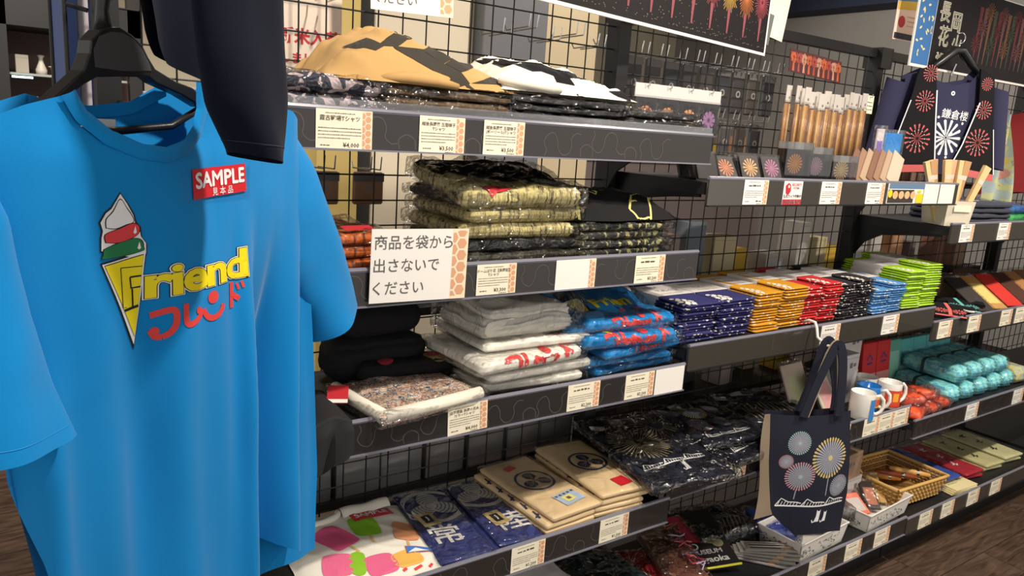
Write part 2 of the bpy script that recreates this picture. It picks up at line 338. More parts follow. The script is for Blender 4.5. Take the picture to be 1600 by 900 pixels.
def price_card(x, zt, y, label, head=None, price=None, w=.094, h=.062, blank=False, strip=True, tilt=0, group='price cards on the shelf rails', m=None, drop=.002):
    t = thing('price_card', label, 'price card', (x, y-.0055, zt-drop-h), group=group, rot=(0, R(tilt), 0))
    bevel_box('card', w, .0012, h, 0, m or CARD, t); F = dict(O=(0, -.0006, 0), ex=(1, 0, 0), ey=(0, 0, 1), d=(0, 1, 0))
    xr = w/2-.002
    if strip:
        lay('strip', rect(w/2-.018, w/2, .0005, h-.0005), STRIP, t, **F, off=.0003); lay('honeycomb', hexes(w/2-.0175, w/2-.0006, .002, h-.002, .0064), PINKC, t, **F); xr = w/2-.02
    if not blank:
        sh = []; xl = -w/2+.004
        sh.append(dashes(xl+.012, xr-.012, h*.9, .0012))
        if head:
            for i, s in enumerate(head): sh.append(txt(s, .0075 if len(head) > 1 else .0095, .008, res=1, at=((xl+xr)/2, h*(.79-.13*i))))
        else: sh.append(dashes(xl+.012, xr-.012, h*.74, .004))
        for k in range(4): sh.append(dashes(xl, xr-(.02 if k == 3 else .0), h*(.54-.08*k), .0012))
        sh.append(dashes(xl+.004, xl+.02, h*.12, .0018))
        sh.append(txt('¥'+price, .0105, .01, res=1, at=(xr-.018, h*.14)) if price else dashes(xr-.024, xr-.002, h*.12, .0036))
        sh.append(dashes(xr-.02, xr-.002, h*.03, .0015))
        lay('lettering', join(sh), INK, t, **F)
    return t
price_card(-.921, 1.488, 0, 'first price card on the top T-shirt shelf, reading 4,000 yen', ['霞古戦場Tシャツ'], '4,000', w=.1, h=.068)
price_card(-.733, 1.488, 0, 'price card reading 3,500 yen below the tan and black T-shirt', ['越後長岡藩 五間梯子', 'Tシャツ'], '3,500', h=.066)
price_card(-.597, 1.488, 0, 'rightmost price card on the top T-shirt shelf, reading 3,500 yen', ['越後長岡藩 五間梯子', '(ボーリール)Tシャツ'], '3,500', h=.064)
price_card(-.594, 1.21, 0, 'price card on second shelf just right of the white notice', ['ドームばり花【長岡版】', 'Tシャツ'], '3,300')
price_card(-.389, 1.21, 0, 'blank cream card with honeycomb edge on the second shelf', blank=True, w=.11, h=.066, m=WHITEC)
price_card(-.167, 1.21, 0, 'rightmost price card of the second T-shirt shelf', price='3,200', h=.064)
price_card(-.642, .923, 0, 'price card below the speckled bagged T-shirt', ['山下清画 長岡の花火', 'カラーTシャツ'], '4,000', tilt=-2)
price_card(-.335, .923, 0, 'price card below the white T-shirt stack', price='2,200')
price_card(-.160, .923, 0, 'price card below the blue bagged T-shirts', price='2,200')
price_card(-.058, .923, 0, 'plain white card at the right end of the third shelf', blank=True, strip=False, w=.1, h=.066, m=WHITEC)
price_card(-.459, .556, 0, 'price card below the navy crest towels', price='1,200')
price_card(-.196, .556, 0, 'price card below the beige crest cloths', price='1,500')
price_card(.278, .606, .02, 'price card below the black firework pouches', price='2,530')
for i, (x, l, bl) in enumerate([(.180, 'price card below the clear disc cases, left end of rail', 0), (.415, None, 0), (.505, 'price card right of the red warning card, under acrylic stands', 0), (.729, 'price card left of the small firework photo strip', 0), (1.049, 'blank white card second from the right end of upper rail', 1), (1.150, 'blank white card at the right end of the upper middle rail', 1)]):
    if l: price_card(x, 1.388, 0, l, blank=bool(bl), strip=not bl, m=WHITEC)
wc = thing('warning_card', 'white and red security warning card on the upper middle rail', 'card', (.332, -.0055, 1.323)); bevel_box('card', .08, .0012, .062, 0, WHITEC, wc)
REDP = mat('red_print', (190, 40, 50), .6); F = dict(O=(0, -.0006, 0), ex=(1, 0, 0), ey=(0, 0, 1), d=(0, 1, 0))
lay('red_band', rect(-.04, .04, 0, .0145), REDP, wc, **F); lay('white_lettering', fat(txt('WARNING', .0135, 0, res=2, at=(0, .0072)), .0003), WHITEC, wc, **F, off=.001)
lay('emblem', join(poly([(-.03, .03), (-.018, .026), (-.01, .036), (-.012, .052), (-.022, .058), (-.034, .05)]), txt('SECURITY', .0095, .01, at=(.014, .053)), txt('SYSTEM', .0075, .01, at=(.012, .044))), REDP, wc, **F)
lay('emblem_hole', ell(-.02, .048, .004, n=10), WHITEC, wc, **F, off=.001); lay('black_lettering', txt('防犯カメラ作動中', .0095, .01, res=1, at=(0, .0225)), mat('ink_black', (22, 22, 24), .7), wc, **F)
ph = thing('photo_strip', 'small firework photo card with yellow sticker in the upper rail', 'card', (.9, -.0055, 1.325)); bevel_box('card', .21, .0012, .06, 0, WHITEC, ph)
lay('blue_band', rect(-.1, .105, .045, .06), mat('steel_blue_print', (98, 128, 158), .6), ph, **F); lay('night_photo', rect(-.102, .045, .002, .042), mat('photo_dark', (60, 52, 50), .6), ph, **F)
lay('fireworks', join([ell(-.062+.034*i, .026, .015, .012) for i in range(4)]), mat('firework_peach', (226, 178, 128), .7), ph, **F, off=.001)
for sh in (rect(.06, .1, .002, .03), rect(.065, .085, .033, .041), ell(-.092, .03, .012)): lay('yellow_sticker', sh, mat('yellow_print', (246, 208, 30), .6), ph, **F, off=.0014)
for x, l in ((.612, 'price card on the cloth rail just right of the white hook'), (.943, 'price card on the cloth rail below the light blue stack')): price_card(x, .969, 0, l, m=WHITEC)
for x, l in ((.80, 'price card peeping beside the tote bag strap'), (.975, 'first of three price cards below the mugs'), (1.07, 'middle of three price cards below the mugs'), (1.165, 'last of three price cards below the mugs')): price_card(x, .606, .02, l)
for x, l, xx in ((.686, 'bottom rail price card nearest the camera', 0), (.889, 'bottom rail price card right below the first white basket', 0), (1.065, 'bottom rail price card below the second white basket', 0), (1.365, 'bottom rail price card below the wicker basket front', 1), (1.53, 'bottom rail price card below the cream booklets', 1), (1.735, 'bottom rail price card below the red cloth', 1), (1.93, 'bottom rail price card farthest to the right', 1)): price_card(x, .19 if xx else .201, -.037, l)
for x, l in ((1.34, 'price card on the right upper rail beside the fan cup'), (1.62, 'price card on the right upper rail below the dark T-shirts')): price_card(x, 1.255, 0, l, m=WHITEC)
for x, l in ((1.315, 'first price card on the rail below the coral happi pouch'), (1.53, 'second price card on the rail below the happi pouches'), (1.79, 'third price card on the envelope rail'), (1.915, 'fourth price card on the envelope rail')): price_card(x, .915, 0, l)
for x, l in ((1.66, 'price card below the teal towel rolls'), (2.06, 'price card at the far end of the teal towel rail')): price_card(x, .553, 0, l, m=WHITEC)
# ---------------------------------------------------------------- notices
def notice(label, loc, lines, tilt=0, w=.2, h=.135):
    t = thing('notice', label, 'sign', loc, group='bag notices', rot=(0, R(tilt), 0)); bevel_box('card', w, .0016, h, 0, WHITEC, t)
    F = dict(O=(0, -.0008, 0), ex=(1, 0, 0), ey=(0, 0, 1), d=(0, 1, 0)); lay('strip', rect(w/2-.034, w/2, 0, h), STRIP, t, **F, off=.0003); lay('honeycomb', hexes(w/2-.033, w/2-.001, .006, h-.003, .0125), PINKC, t, **F)
    lay('lettering', join([txt(s, .0275, .004, cx=False, at=(-w/2+.006, h-.024-.042*i), res=4) for i, s in enumerate(lines)]), mat('ink_grey', (96, 92, 90), .8), t, **F); return t
notice('white notice with three lines of Japanese fixed to the second shelf', (-.772, -.013, 1.148), ['商品を袋から', '出さないで', 'ください'], 1)
notice('white notice hung on the wire grid at the top edge', (-.63, .33, 1.703), ['商品を袋から', '出さないで', 'ください'], -2)
# ================================================================ hanging blue T-shirt (local x = across the shirt, -y = towards the viewer)
def curve(tab):
    def f(x):
        if x <= tab[0][0]: return tab[0][1]
        for (a, p), (b, q) in zip(tab, tab[1:]):
            if x <= b: return p+(q-p)*((x-a)/(b-a))
        return tab[-1][1]
    return f
def sm(a, b, x): t = max(0, min(1, (x-a)/(b-a))); return t*t*(3-2*t)
BLUE = mat('blue_cotton', (0, 130, 200), .85, spec=.2, sheen=.15, bump=.12, bscale=900, vary=.03, vscale=5)
BLUEIN = BLUE
tee = thing('t_shirt', 'bright blue sample T-shirt with ice cream print on black hanger', 't-shirt', (-1.433, -.3745, .1774), 31); tee.scale = (.88,)*3
top_f = curve([(-.03, 1.43), (0, 1.448), (.04, 1.466), (.078, 1.478), (.0867, 1.452), (.1132, 1.428), (.15, 1.411), (.187, 1.407), (.227, 1.417), (.256, 1.44), (.268, 1.47), (.272, 1.503), (.34, 1.498), (.413, 1.4875), (.475, 1.478), (.505, 1.462)])
top_b = curve([(-.03, 1.43), (0, 1.448), (.04, 1.466), (.078, 1.478), (.11, 1.469), (.16, 1.466), (.22, 1.474), (.272, 1.503), (.34, 1.498), (.413, 1.4875), (.475, 1.478), (.505, 1.462)])
sL = curve([(.66, .06), (.8, .05), (.92, .036), (1.03, .016), (1.12, .01), (1.3, -.012), (1.43, -.03)]); sR = curve([(.64, .572), (.82, .58), (.93, .57), (1.14, .548), (1.32, .528), (1.475, .505)])
def relief(s, z, a):
    low = sm(1.42, .95, z); y = -.048*math.sin(math.pi*max(0, min(1, a)))**.6
    y -= .012*low*math.sin(s*34+.6*math.sin(z*5))*sm(.02, .12, s)*(1-sm(.3, .34, s))
    y -= .006*low*math.sin(s*71+2+z*3.3)*(1-sm(.31, .335, s))
    k = sm(1.36, 1.0, z)
    y += k*(-.02*math.exp(-((s-.338)/.018)**2)+.055*sm(.348, .375, s)-.062*math.exp(-((s-.475-.01*math.sin(z*6))/.038)**2)+.02*math.exp(-((s-.42)/.014)**2)+.016*math.exp(-((s-.515)/.012)**2))
    y -= .020*sm(1.2, 1.0, z)*math.exp(-((s-.045)/.022)**2); y += .018*sm(1.25, 1.0, z)*math.exp(-((s-.02)/.018)**2)
    y += .006*nz(s*9, z*4, 1.7)+.0025*nz(s*26, z*7, 4.2)
    y -= .02*sm(1.47, 1.40, z)*(1-low)*math.exp(-((s-.18)/.12)**2)
    return y
hem_f = curve([(0, .70), (.60, .70), (.645, .72), (.66, .775), (.74, .74), (.85, .70), (1, .665)])
def front(a, b):
    st = -.03+.535*a; zt = top_f(st); zb = hem_f(a); z = zt+(zb-zt)*b
    l, r = sL(z), sR(z); blend = sm(0, .12, b); s = (l+(r-l)*a)*blend+st*(1-blend)
    return (s, relief(s, z, a), z)
def backs(a, b):
    st = -.03+.535*a; zt = top_b(st); z = zt+(.655-zt)*b; l, r = sL(z), sR(z); blend = sm(0, .12, b); s = (l+(r-l)*a)*blend+st*(1-blend)
    return (s, .035*math.sin(math.pi*a)**.6+.004*nz(s*11, z*4, 9)+.008*sm(1.3, .9, z)*math.sin(s*45), z)
fm = MB().grid(front, 150, 110).mesh('front_panel', True); FRONT = bvh_of(fm); link('front_panel', fm, BLUE, tee)
MB().grid(backs, 60, 60).build('back_panel', BLUEIN, tee, True)
def sleeve(top, bot, th, ybias, nm='sleeve', parent=tee, m=BLUE, sd=0, fold=.006, hem=True):
    tp = [curve([(i/(len(top)-1), p[c]) for i, p in enumerate(top)]) for c in (0, 1)]; bp = [curve([(i/(len(bot)-1), p[c]) for i, p in enumerate(bot)]) for c in (0, 1)]
    def f(u, t):
        A = V((tp[0](t), 0, tp[1](t))); B = V((bp[0](t), 0, bp[1](t))); an = 2*math.pi*u; c = (A+B)/2+(A-B)/2*math.cos(an)
        yy = -math.sin(an)*th(t); c.y = ybias(t)+yy+fold*t*math.sin(an*3+sd+t*4)*abs(math.sin(an))+.004*nz(c.x*14, c.z*12, sd)
        return c
    o = MB().grid(f, 48, 26, True).build(nm, m, parent, True)
    if hem: MB().grid(lambda u, t: V(f(u, .93+.004*t))+V((0, (-1 if math.sin(2*math.pi*u) > 0 else 1)*.0008, 0)), 48, 1, True).build('hem_stitch', mat('blue_stitch', (30, 150, 220), .8) if m == BLUE else mat('navy_stitch', (44, 48, 64), .8), o, True)
    return o
sleeve([(.478, 1.476), (.555, 1.398), (.605, 1.306), (.657, 1.206), (.696, 1.126)], [(.485, 1.22), (.535, 1.15), (.555, 1.12), (.566, 1.09), (.574, 1.068)], lambda t: .03+.02*t, lambda t: .012+.012*t, sd=1)
sleeve([(-.012, 1.436), (-.046, 1.36), (-.066, 1.25), (-.074, 1.17), (-.078, 1.10)], [(-.004, 1.385), (.016, 1.345), (.026, 1.24), (.040, 1.157), (.054, 1.098)], lambda t: .026+.018*t, lambda t: -.008-.042*t, sd=4)
# neckband
def neck(tab, y0, wd, nm, ry):
    pts = tab; n = len(pts)
    fx = curve([(i/(n-1), p[0]) for i, p in enumerate(pts)]); fz = curve([(i/(n-1), p[1]) for i, p in enumerate(pts)])
    def f(u, v):
        x, z = fx(u), fz(u); e = .02; tx, tz = fx(min(1, u+e))-fx(max(0, u-e)), fz(min(1, u+e))-fz(max(0, u-e)); l = math.hypot(tx, tz)
        nx_, nz_ = -tz/l, tx/l; y = ry(u)-.0035*math.sin(math.pi*v)
        return (x+nx_*wd*v, y, z+nz_*wd*v)
    return MB().grid(f, 60, 6).build(nm, BLUE, tee, True)
fr = [(.074, 1.478), (.0867, 1.4509), (.1132, 1.4266), (.1507, 1.4102), (.1874, 1.4059), (.2273, 1.4168), (.2563, 1.4399), (.2711, 1.4693), (.2725, 1.506)]
def ry_front(u):
    x = curve([(i/8, p[0]) for i, p in enumerate(fr)])(u); z = curve([(i/8, p[1]) for i, p in enumerate(fr)])(u); h = FRONT.find_nearest(V((x, -.05, z-.004)))[0]; return h.y-.003
RYF = [ry_front(i/30) for i in range(31)]
neck(fr, 0, .0185, 'neckband', curve([(i/30, sum(RYF[max(0, i-2):i+3])/len(RYF[max(0, i-2):i+3])) for i in range(31)]))
bk = [(.078, 1.475), (.11, 1.469), (.16, 1.466), (.22, 1.474), (.269, 1.50)]
MB().grid(lambda u, v: (curve([(i/4, p[0]) for i, p in enumerate(bk)])(u), .032*math.sin(math.pi*(.25+.5*u)), curve([(i/4, p[1]) for i, p in enumerate(bk)])(u)-.016*v+.002), 30, 3).build('back_neckband', BLUE, tee, True)
lay('size_label', rect(.145, .185, 1.438, 1.453), mat('label_white', (225, 225, 222), .8), tee, (0, .018, 0), (1, 0, 0), (0, 0, 1), (0, 1, 0), off=.001)
# print on the shirt front
FT = dict(O=(0, -.05, 0), ex=(1, 0, 0), ey=(0, 0, 1), d=(0, 1, 0), bvh=FRONT, maxlen=.012)
PW = mat('print_white', (236, 236, 236), .7); PK = mat('print_black', (20, 22, 30), .7); PY = mat('print_yellow', (244, 224, 16), .7); PR = mat('print_red', (222, 60, 66), .7); PG = mat('print_green', (24, 120, 72), .7); PRT = mat('print_coral', (224, 66, 62), .7)
def fpath(pts): return smooth_path(pts+[pts[0]], 4)[:-1]
swirl = [(.1085, 1.302), (.1085, 1.318), (.110, 1.326), (.107, 1.336), (.113, 1.347), (.119, 1.352), (.1265, 1.366), (.1285, 1.3695), (.137, 1.357), (.145, 1.343), (.1475, 1.334), (.153, 1.328), (.1555, 1.316), (.162, 1.307), (.1625, 1.295), (.160, 1.286)]
def grow(pts, d):
    cx, cy = sum(p[0] for p in pts)/len(pts), sum(p[1] for p in pts)/len(pts)
    return [(p[0]+d*(p[0]-cx)/math.hypot(p[0]-cx, p[1]-cy), p[1]+d*(p[1]-cy)/math.hypot(p[0]-cx, p[1]-cy)) for p in pts]
lay('cone_outline', join(poly(grow(swirl, .0022)), poly([(.107, 1.287), (.1635, 1.298), (.1525, 1.168)])), PK, tee, **FT, off=.0008)
lay('cone_white', join(poly(swirl), poly([(.1095, 1.285), (.162, 1.2955), (.1522, 1.176)])), PW, tee, **FT, off=.0012)
def layer(pts, m, nm, o): lay(nm+'_line', poly(grow(pts, .0012)), PK, tee, **FT, off=o); lay(nm, poly(pts), m, tee, **FT, off=o+.0004)
layer(fpath([(.1115, 1.304), (.128, 1.31), (.147, 1.314), (.156, 1.311), (.1585, 1.303), (.155, 1.297), (.113, 1.292), (.1105, 1.297)]), PG, 'green_swirl', .0016)
layer(fpath([(.1135, 1.312), (.113, 1.322), (.130, 1.328), (.143, 1.333), (.1515, 1.33), (.1525, 1.322), (.146, 1.316), (.128, 1.311)]), PR, 'red_swirl', .0017)
layer(fpath([(.1135, 1.33), (.1135, 1.34), (.121, 1.349), (.128, 1.363), (.136, 1.352), (.1435, 1.341), (.1445, 1.335), (.136, 1.3325), (.124, 1.3285)]), PW, 'white_swirl', .0018)
for x, z, k in ((.134, 1.349, 1), (.1475, 1.325, 1), (.1535, 1.305, 1)): lay('gloss_drop', poly([(x-.0022, z-.003), (x, z-.005), (x+.0022, z-.003), (x, z+.005)]), PW, tee, **FT, off=.0026); 
layer([(.1125, 1.283), (.159, 1.2925), (.1519, 1.188)], PY, 'yellow_cone', .0017)
lay('cone_letter', join(stroke([(.131, 1.279), (.1345, 1.228), (.139, 1.228)], .0011), stroke([(.131, 1.279), (.158, 1.2785)], .0011), stroke([(.143, 1.266), (.157, 1.2665)], .0022), stroke([(.143, 1.266), (.1445, 1.252), (.1565, 1.2525)], .0022), stroke([(.1365, 1.224), (.1545, 1.228)], .0035), stroke([(.146, 1.251), (.1475, 1.227)], .0022)), PK, tee, **FT, off=.0026)
wd = dict(rot=1.0, at=(.249, 1.258), space=.93, sx=1.62)
for b_, m_, o_, n_ in ((.075, PK, .0010, 'word_shadow'), (.062, PW, .0014, 'word_halo'), (.043, PK, .0018, 'word_line'), (.03, PY, .0022, 'word_yellow')): lay(n_, txt('riend', .057, b_, **wd), m_, tee, **FT, off=o_)
# katakana in the rounded hand of the logo
def arc(cx, cy, r, a0, a1, n=12, sy=1): return [(cx+r*math.cos(R(a0+(a1-a0)*i/n)), cy+sy*r*math.sin(R(a0+(a1-a0)*i/n))) for i in range(n+1)]
KATA = join(stroke(smooth_path([(.169, 1.212), (.196, 1.2165), (.200, 1.20), (.194, 1.187), (.184, 1.181)]), .0085), stroke(smooth_path([(.184, 1.181), (.176, 1.183), (.171, 1.192)]), .0085), ell(.175, 1.190, .006, n=10),
    stroke(smooth_path([(.213, 1.222), (.214, 1.196), (.226, 1.193), (.238, 1.2), (.242, 1.209)]), .0085), ell(.236, 1.208, .005, n=10),
    ell(.264, 1.221, .010, .009), stroke(arc(.265, 1.211, .0195, 190, 350), .0085), stroke([(.307, 1.234), (.307, 1.196)], .0085), stroke([(.307, 1.217), (.322, 1.207)], .008), stroke([(.318, 1.231), (.3215, 1.221)], .004), stroke([(.326, 1.233), (.329, 1.223)], .004))
lay('katakana', KATA, PRT, tee, **FT, off=.0012)
# sample sticker with its clear tape
lay('clear_tape', rect(.205, .352, 1.352, 1.398), film('tape_film', base=.03, gain=.18, bump=.2), tee, **FT, off=.002)
SRED = mat('sticker_red', (208, 34, 48), .5)
lay('sample_sticker', xf(rect(-.0555, .0555, -.0195, .0195), 1, 2.6, .2835, 1.379), SRED, tee, **FT, off=.0026)
lay('sample_lettering', join(fat(txt('SAMPLE', .0285, 0, rot=2.6, at=(.283, 1.3835), sx=1.06), .0009), txt('見 本 品', .0115, .006, rot=2.6, at=(.287, 1.366))), PW, tee, **dict(FT, maxlen=None), off=.0036)
# hanger
HM = mat('hanger_black', (26, 26, 28), .35, bump=.05, bscale=300)
hg = thing('coat_hanger', 'black plastic hanger holding the blue sample T-shirt', 'hanger', (-1.4244, -.3657, .1774), 31); hg.scale = (.88,)*3
out = [(.068, 1.470), (.112, 1.508), (.121, 1.528), (.124, 1.543), (.137, 1.556), (.148, 1.5615), (.164, 1.563), (.179, 1.557), (.194, 1.547), (.203, 1.532), (.213, 1.519), (.245, 1.506), (.272, 1.500), (.30, 1.482), (.29, 1.474), (.255, 1.489), (.214, 1.501), (.202, 1.508), (.16, 1.505), (.13, 1.502), (.112, 1.492), (.075, 1.466), (.055, 1.452), (.045, 1.456)]
hb = MB().prism(out, -.012, .012).build('body', HM, hg); bvm = hb.modifiers.new('round', 'BEVEL'); bvm.width = .004; bvm.segments = 3; bvm.limit_method = 'ANGLE'; bvm.angle_limit = R(50)
ins = [(.127, 1.513), (.126, 1.533), (.134, 1.549), (.149, 1.556), (.165, 1.557), (.181, 1.551), (.193, 1.54), (.203, 1.523), (.205, 1.516), (.165, 1.512)]
MB().prism(ins, -.0135, -.011).build('centre_plate', mat('hanger_plate', (70, 70, 72), .4, bump=.05, bscale=200), hg)
MB().tube(smooth_path and [(.15, 0, 1.555), (.149, 0, 1.58), (.152, 0, 1.60), (.158, 0, 1.635), (.165, 0, 1.66)], [.011, .0075, .0085, .007, .005], 10).build('neck', HM, hg, True)
MB().tube([(.165+.035*math.sin(t), 0, 1.69-.035*math.cos(t)) for t in [i*.3 for i in range(14)]], .0028, 8).build('hook', mat('steel_hook', (150, 150, 150), .25, 1), hg, True)
MB().tube([(.045, .0, 1.455), (.09, .006, 1.440), (.165, .008, 1.4385), (.25, .006, 1.447), (.3, 0, 1.475)], .0052, 8).build('trouser_bar', HM, hg, True)
# rod that carries the hangers, clamped to the shelving end post
arm = thing('hanging_rod', 'steel rod jutting from the end post to carry hangers', 'rod', (0, 0, 0))
MB().tube([(-1.228, .333, 1.688), (-1.27, 0, 1.688), (-1.30, -.30, 1.688), (-1.302, -.32, 1.70)], .005, 8).build('rod', mat('steel_hook', (150, 150, 150), .25, 1), arm, True)
MB().tube([(-1.228, .333, 1.885), (-1.25, 0, 1.885), (-1.279, -.43, 1.885), (-1.28, -.45, 1.897)], .005, 8).build('rod', mat('steel_hook', (150, 150, 150), .25, 1), arm, True)
MB().box(-1.245, -1.21, .32, .3345, 1.66, 1.92).build('clamp', STEEL, arm)
# navy T-shirt hung in front, its sleeve dropping over the blue shirt
NAVY = mat('navy_cotton', (17, 21, 34), .9, spec=.1, sheen=.05, bump=.15, bscale=700)
nv = thing('t_shirt', 'navy T-shirt hanging at the top edge, sleeve overlapping the blue shirt', 't-shirt', (-1.4213, -.4194, .1774), 31); nv.scale = (.88,)*3
sleeve([(.25, 1.80), (.285, 1.66), (.292, 1.567), (.298, 1.488), (.286, 1.411)], [(.15, 1.70), (.155, 1.60), (.165, 1.53), (.177, 1.478), (.212, 1.425)], lambda t: .022+.012*t, lambda t: -.115, nm='sleeve', parent=nv, m=NAVY, sd=2)
def nbody(u, v):
    x0 = .30+.125*u; lo = curve([(.28, 1.63), (.296, 1.612), (.312, 1.564), (.338, 1.532), (.397, 1.508), (.43, 1.50)])(x0); z = 1.80+(lo-1.80)*v
    return (x0-.03*(1-v)*(1-u), .12+.01*math.sin(x0*60)*v+.006*nz(x0*12, z*5, 2), z)
MB().grid(nbody, 40, 30).build('front_panel', NAVY, nv, True)
MB().grid(lambda u, v: (V(nbody(u, v))+V((.004, .03, .012))), 40, 30).build('back_panel', NAVY, nv, True)
nh = thing('coat_hanger', 'black hanger of the navy T-shirt above the picture edge', 'hanger', (-1.4103, -.4123, .1774), 31); nh.scale = (.88,)*3
MB().tube([(.0, -.09, 1.79), (.12, -.09, 1.85), (.24, -.09, 1.79)], .007, 8).build('arms', HM, nh, True); MB().tube([(.12, -.09, 1.85), (.12, -.09, 1.90)]+[(.12+.02*math.sin(t), -.09, 1.92-.02*math.cos(t)) for t in [i*.4 for i in range(10)]], .003, 8).build('hook', mat('steel_hook', (150, 150, 150), .25, 1), nh, True)
ORD = ['first', 'second', 'third', 'fourth', 'fifth', 'sixth', 'seventh', 'eighth', 'ninth', 'tenth', 'eleventh', 'twelfth', 'thirteenth', 'fourteenth', 'fifteenth', 'sixteenth', 'seventeenth', 'eighteenth', 'nineteenth', 'twentieth']
# ================================================================ folded and bagged shirts, left bay
def streak(name, c1, c2, scale=(70, 6, 12), pos=(.42, .58), rough=.75, det=3):
    if name in MATS: return MATS[name]
    m = mat(name, c1, rough); nt = m.node_tree; b = nt.nodes['Principled BSDF']; tc = nt.nodes.new('ShaderNodeTexCoord'); mp = nt.nodes.new('ShaderNodeMapping'); mp.inputs['Scale'].default_value = scale
    n = nt.nodes.new('ShaderNodeTexNoise'); n.inputs['Scale'].default_value = 1; n.inputs['Detail'].default_value = det; cr = nt.nodes.new('ShaderNodeValToRGB'); e = cr.color_ramp.elements
    e[0].position, e[1].position = pos; e[0].color = lin(c1); e[1].color = lin(c2)
    nt.links.new(tc.outputs['Object'], mp.inputs[0]); nt.links.new(mp.outputs[0], n.inputs['Vector']); nt.links.new(n.outputs['Fac'], cr.inputs[0]); nt.links.new(cr.outputs[0], b.inputs['Base Color']); return m
def blotch(name, cols, scale=14, rough=.8, dist=.6):
    if name in MATS: return MATS[name]
    m = mat(name, cols[0], rough); nt = m.node_tree; b = nt.nodes['Principled BSDF']; tc = nt.nodes.new('ShaderNodeTexCoord'); n = nt.nodes.new('ShaderNodeTexNoise'); n.inputs['Scale'].default_value = scale; n.inputs['Detail'].default_value = 2; n.inputs['Distortion'].default_value = dist
    cr = nt.nodes.new('ShaderNodeValToRGB'); cr.color_ramp.interpolation = 'CONSTANT'; e = cr.color_ramp.elements; k = len(cols)
    while len(e) < k: e.new(.5)
    for i, c in enumerate(cols): e[i].position = .0 if i == 0 else .36+.30*(i-1)/max(1, k-2) if k > 2 else .52; e[i].color = lin(c)
    nt.links.new(tc.outputs['Object'], n.inputs['Vector']); nt.links.new(n.outputs['Fac'], cr.inputs[0]); nt.links.new(cr.outputs[0], b.inputs['Base Color']); return m
BAG = film('clear_bag', base=.05, gain=.55, rough=.10, bump=.9, bscale=26)
rs = random.Random(21)
def cloth(parent, w, d, h, m, seed, layers=3, amp=.005, name='folded_shirt', loc=None, rot=None, **kw):
    return link(name, folded_mesh(name, w, d, h, seed, layers, amp, **kw), m, parent, loc, rot)
def bagged(label, loc, w, d, h, m, seed, group, rz=0, name='bagged_shirt', cat='t-shirt', layers=3, amp=.006, tilt=(0, 0), over=.012, groove=.12):
    t = thing(name, label, cat, loc, group=group, rot=(R(tilt[0]), R(tilt[1]), R(rz))); c = cloth(t, w, d, h, m, seed, layers, amp, groove=groove)
    link('plastic_bag', folded_mesh('plastic_bag', w+over*2, d+over, h+.003, seed+50, 0, amp*1.35, r=h*.3, freq=16, nx=30, ny=26), BAG, t, (0, 0, 0))
    return t, c
def pile(x, y, z, n, w, d, h, m, seed, group, top, rest, **kw):
    """n bagged shirts one on another; only the top one stands out"""
    zz = z; last = None
    for i in range(n):
        last = bagged(top if i == n-1 else rest+', '+ORD[n-1-i]+' from top', (x+rs.uniform(-.008, .008), y+rs.uniform(-.004, .006), zz), w*rs.uniform(.95, 1.03), d*rs.uniform(.96, 1), h, m, seed+i*3, group, rz=rs.uniform(-2.5, 2.5), **kw); zz += h+.0035
    return last, zz
CAMO = blotch('navy_camo', [(32, 36, 56), (34, 36, 54), (190, 172, 174), (36, 38, 56)], 24)
TAN = mat('tan_cotton', (190, 152, 98), .85, spec=.2, vary=.04, bump=.1, bscale=600); CHAR = mat('charcoal_cotton', (62, 58, 52), .85, spec=.2); BLK = mat('black_cotton', (24, 24, 26), .85, spec=.2, bump=.1, bscale=500); OFFW = mat('offwhite_cotton', (232, 226, 210), .85, spec=.2, bump=.08, bscale=500)
pile(-.925, .165, 1.478, 2, .2, .25, .031, CAMO, 1, 'camouflage shirts in bags', 'navy and mauve patterned bagged shirt topping the far left pile', 'navy and mauve patterned bagged shirt under its twin')
TANB = blotch('tan_brown_fold', [(150, 112, 66), (92, 72, 48), (176, 136, 82)], 9)
pile(-.692, .165, 1.478, 3, .285, .26, .0165, TANB, 10, 'tan shirts in bags', 'bagged tan shirt right under the crumpled tan T-shirt', 'bagged tan shirt in the pile under the crumpled one', layers=2)
BLKW = blotch('black_white_fold', [(34, 33, 34), (40, 39, 40), (26, 26, 28), (150, 146, 138)], 10)
pile(-.405, .165, 1.478, 4, .3, .26, .0125, BLKW, 20, 'black shirts in bags', 'bagged black shirt right under the white and black T-shirt', 'bagged black shirt in the pile under the white one', layers=2)
pile(-.12, .165, 1.478, 3, .23, .25, .0155, BLKW, 30, 'black shirts in bags at the shelf end', 'top bagged black shirt at the right end of top shelf', 'bagged black shirt in the low pile at shelf end', layers=2)
def crumple(name, w, d, h, prof, seed, amp, nx=80, ny=44):
    """a loosely folded shirt: ridge profile along x, falls to the front, wrinkled; base z=0"""
    mb = MB(); pf = curve(prof)
    def top(u, v):
        x = (u-.5)*w; hgt = pf(u); k = (1-abs(2*v-1)**4)**.8*(1-abs(2*u-1)**7)**.8*(1-.25*(1-v))
        z = hgt*k+amp*min(1, k*2)*(nz(x*11+seed, v*2.2, seed)+.55*nz(x*21, v*5+seed, seed)+.3*abs(nz(x*33, v*8, seed+2))+.7*(1-min(1, abs(nz(x*8+v*2.2+seed, v*2.6-x*3, seed+5))*3.2))**2-.2)
        y = (v-.5)*d*(1-.12*abs(2*u-1)**3)+.012*nz(x*9, seed, v); return (x*(1+.03*nz(v*6, seed, u*2)), y, max(.003, z))
    mb.grid(top, nx, ny); mb.grid(lambda u, v: (top(u, v)[0]*.985, top(u, v)[1]*.985, .0 if 0 < u < 1 else .001), nx, ny)
    me = mb.mesh(name, True); return me
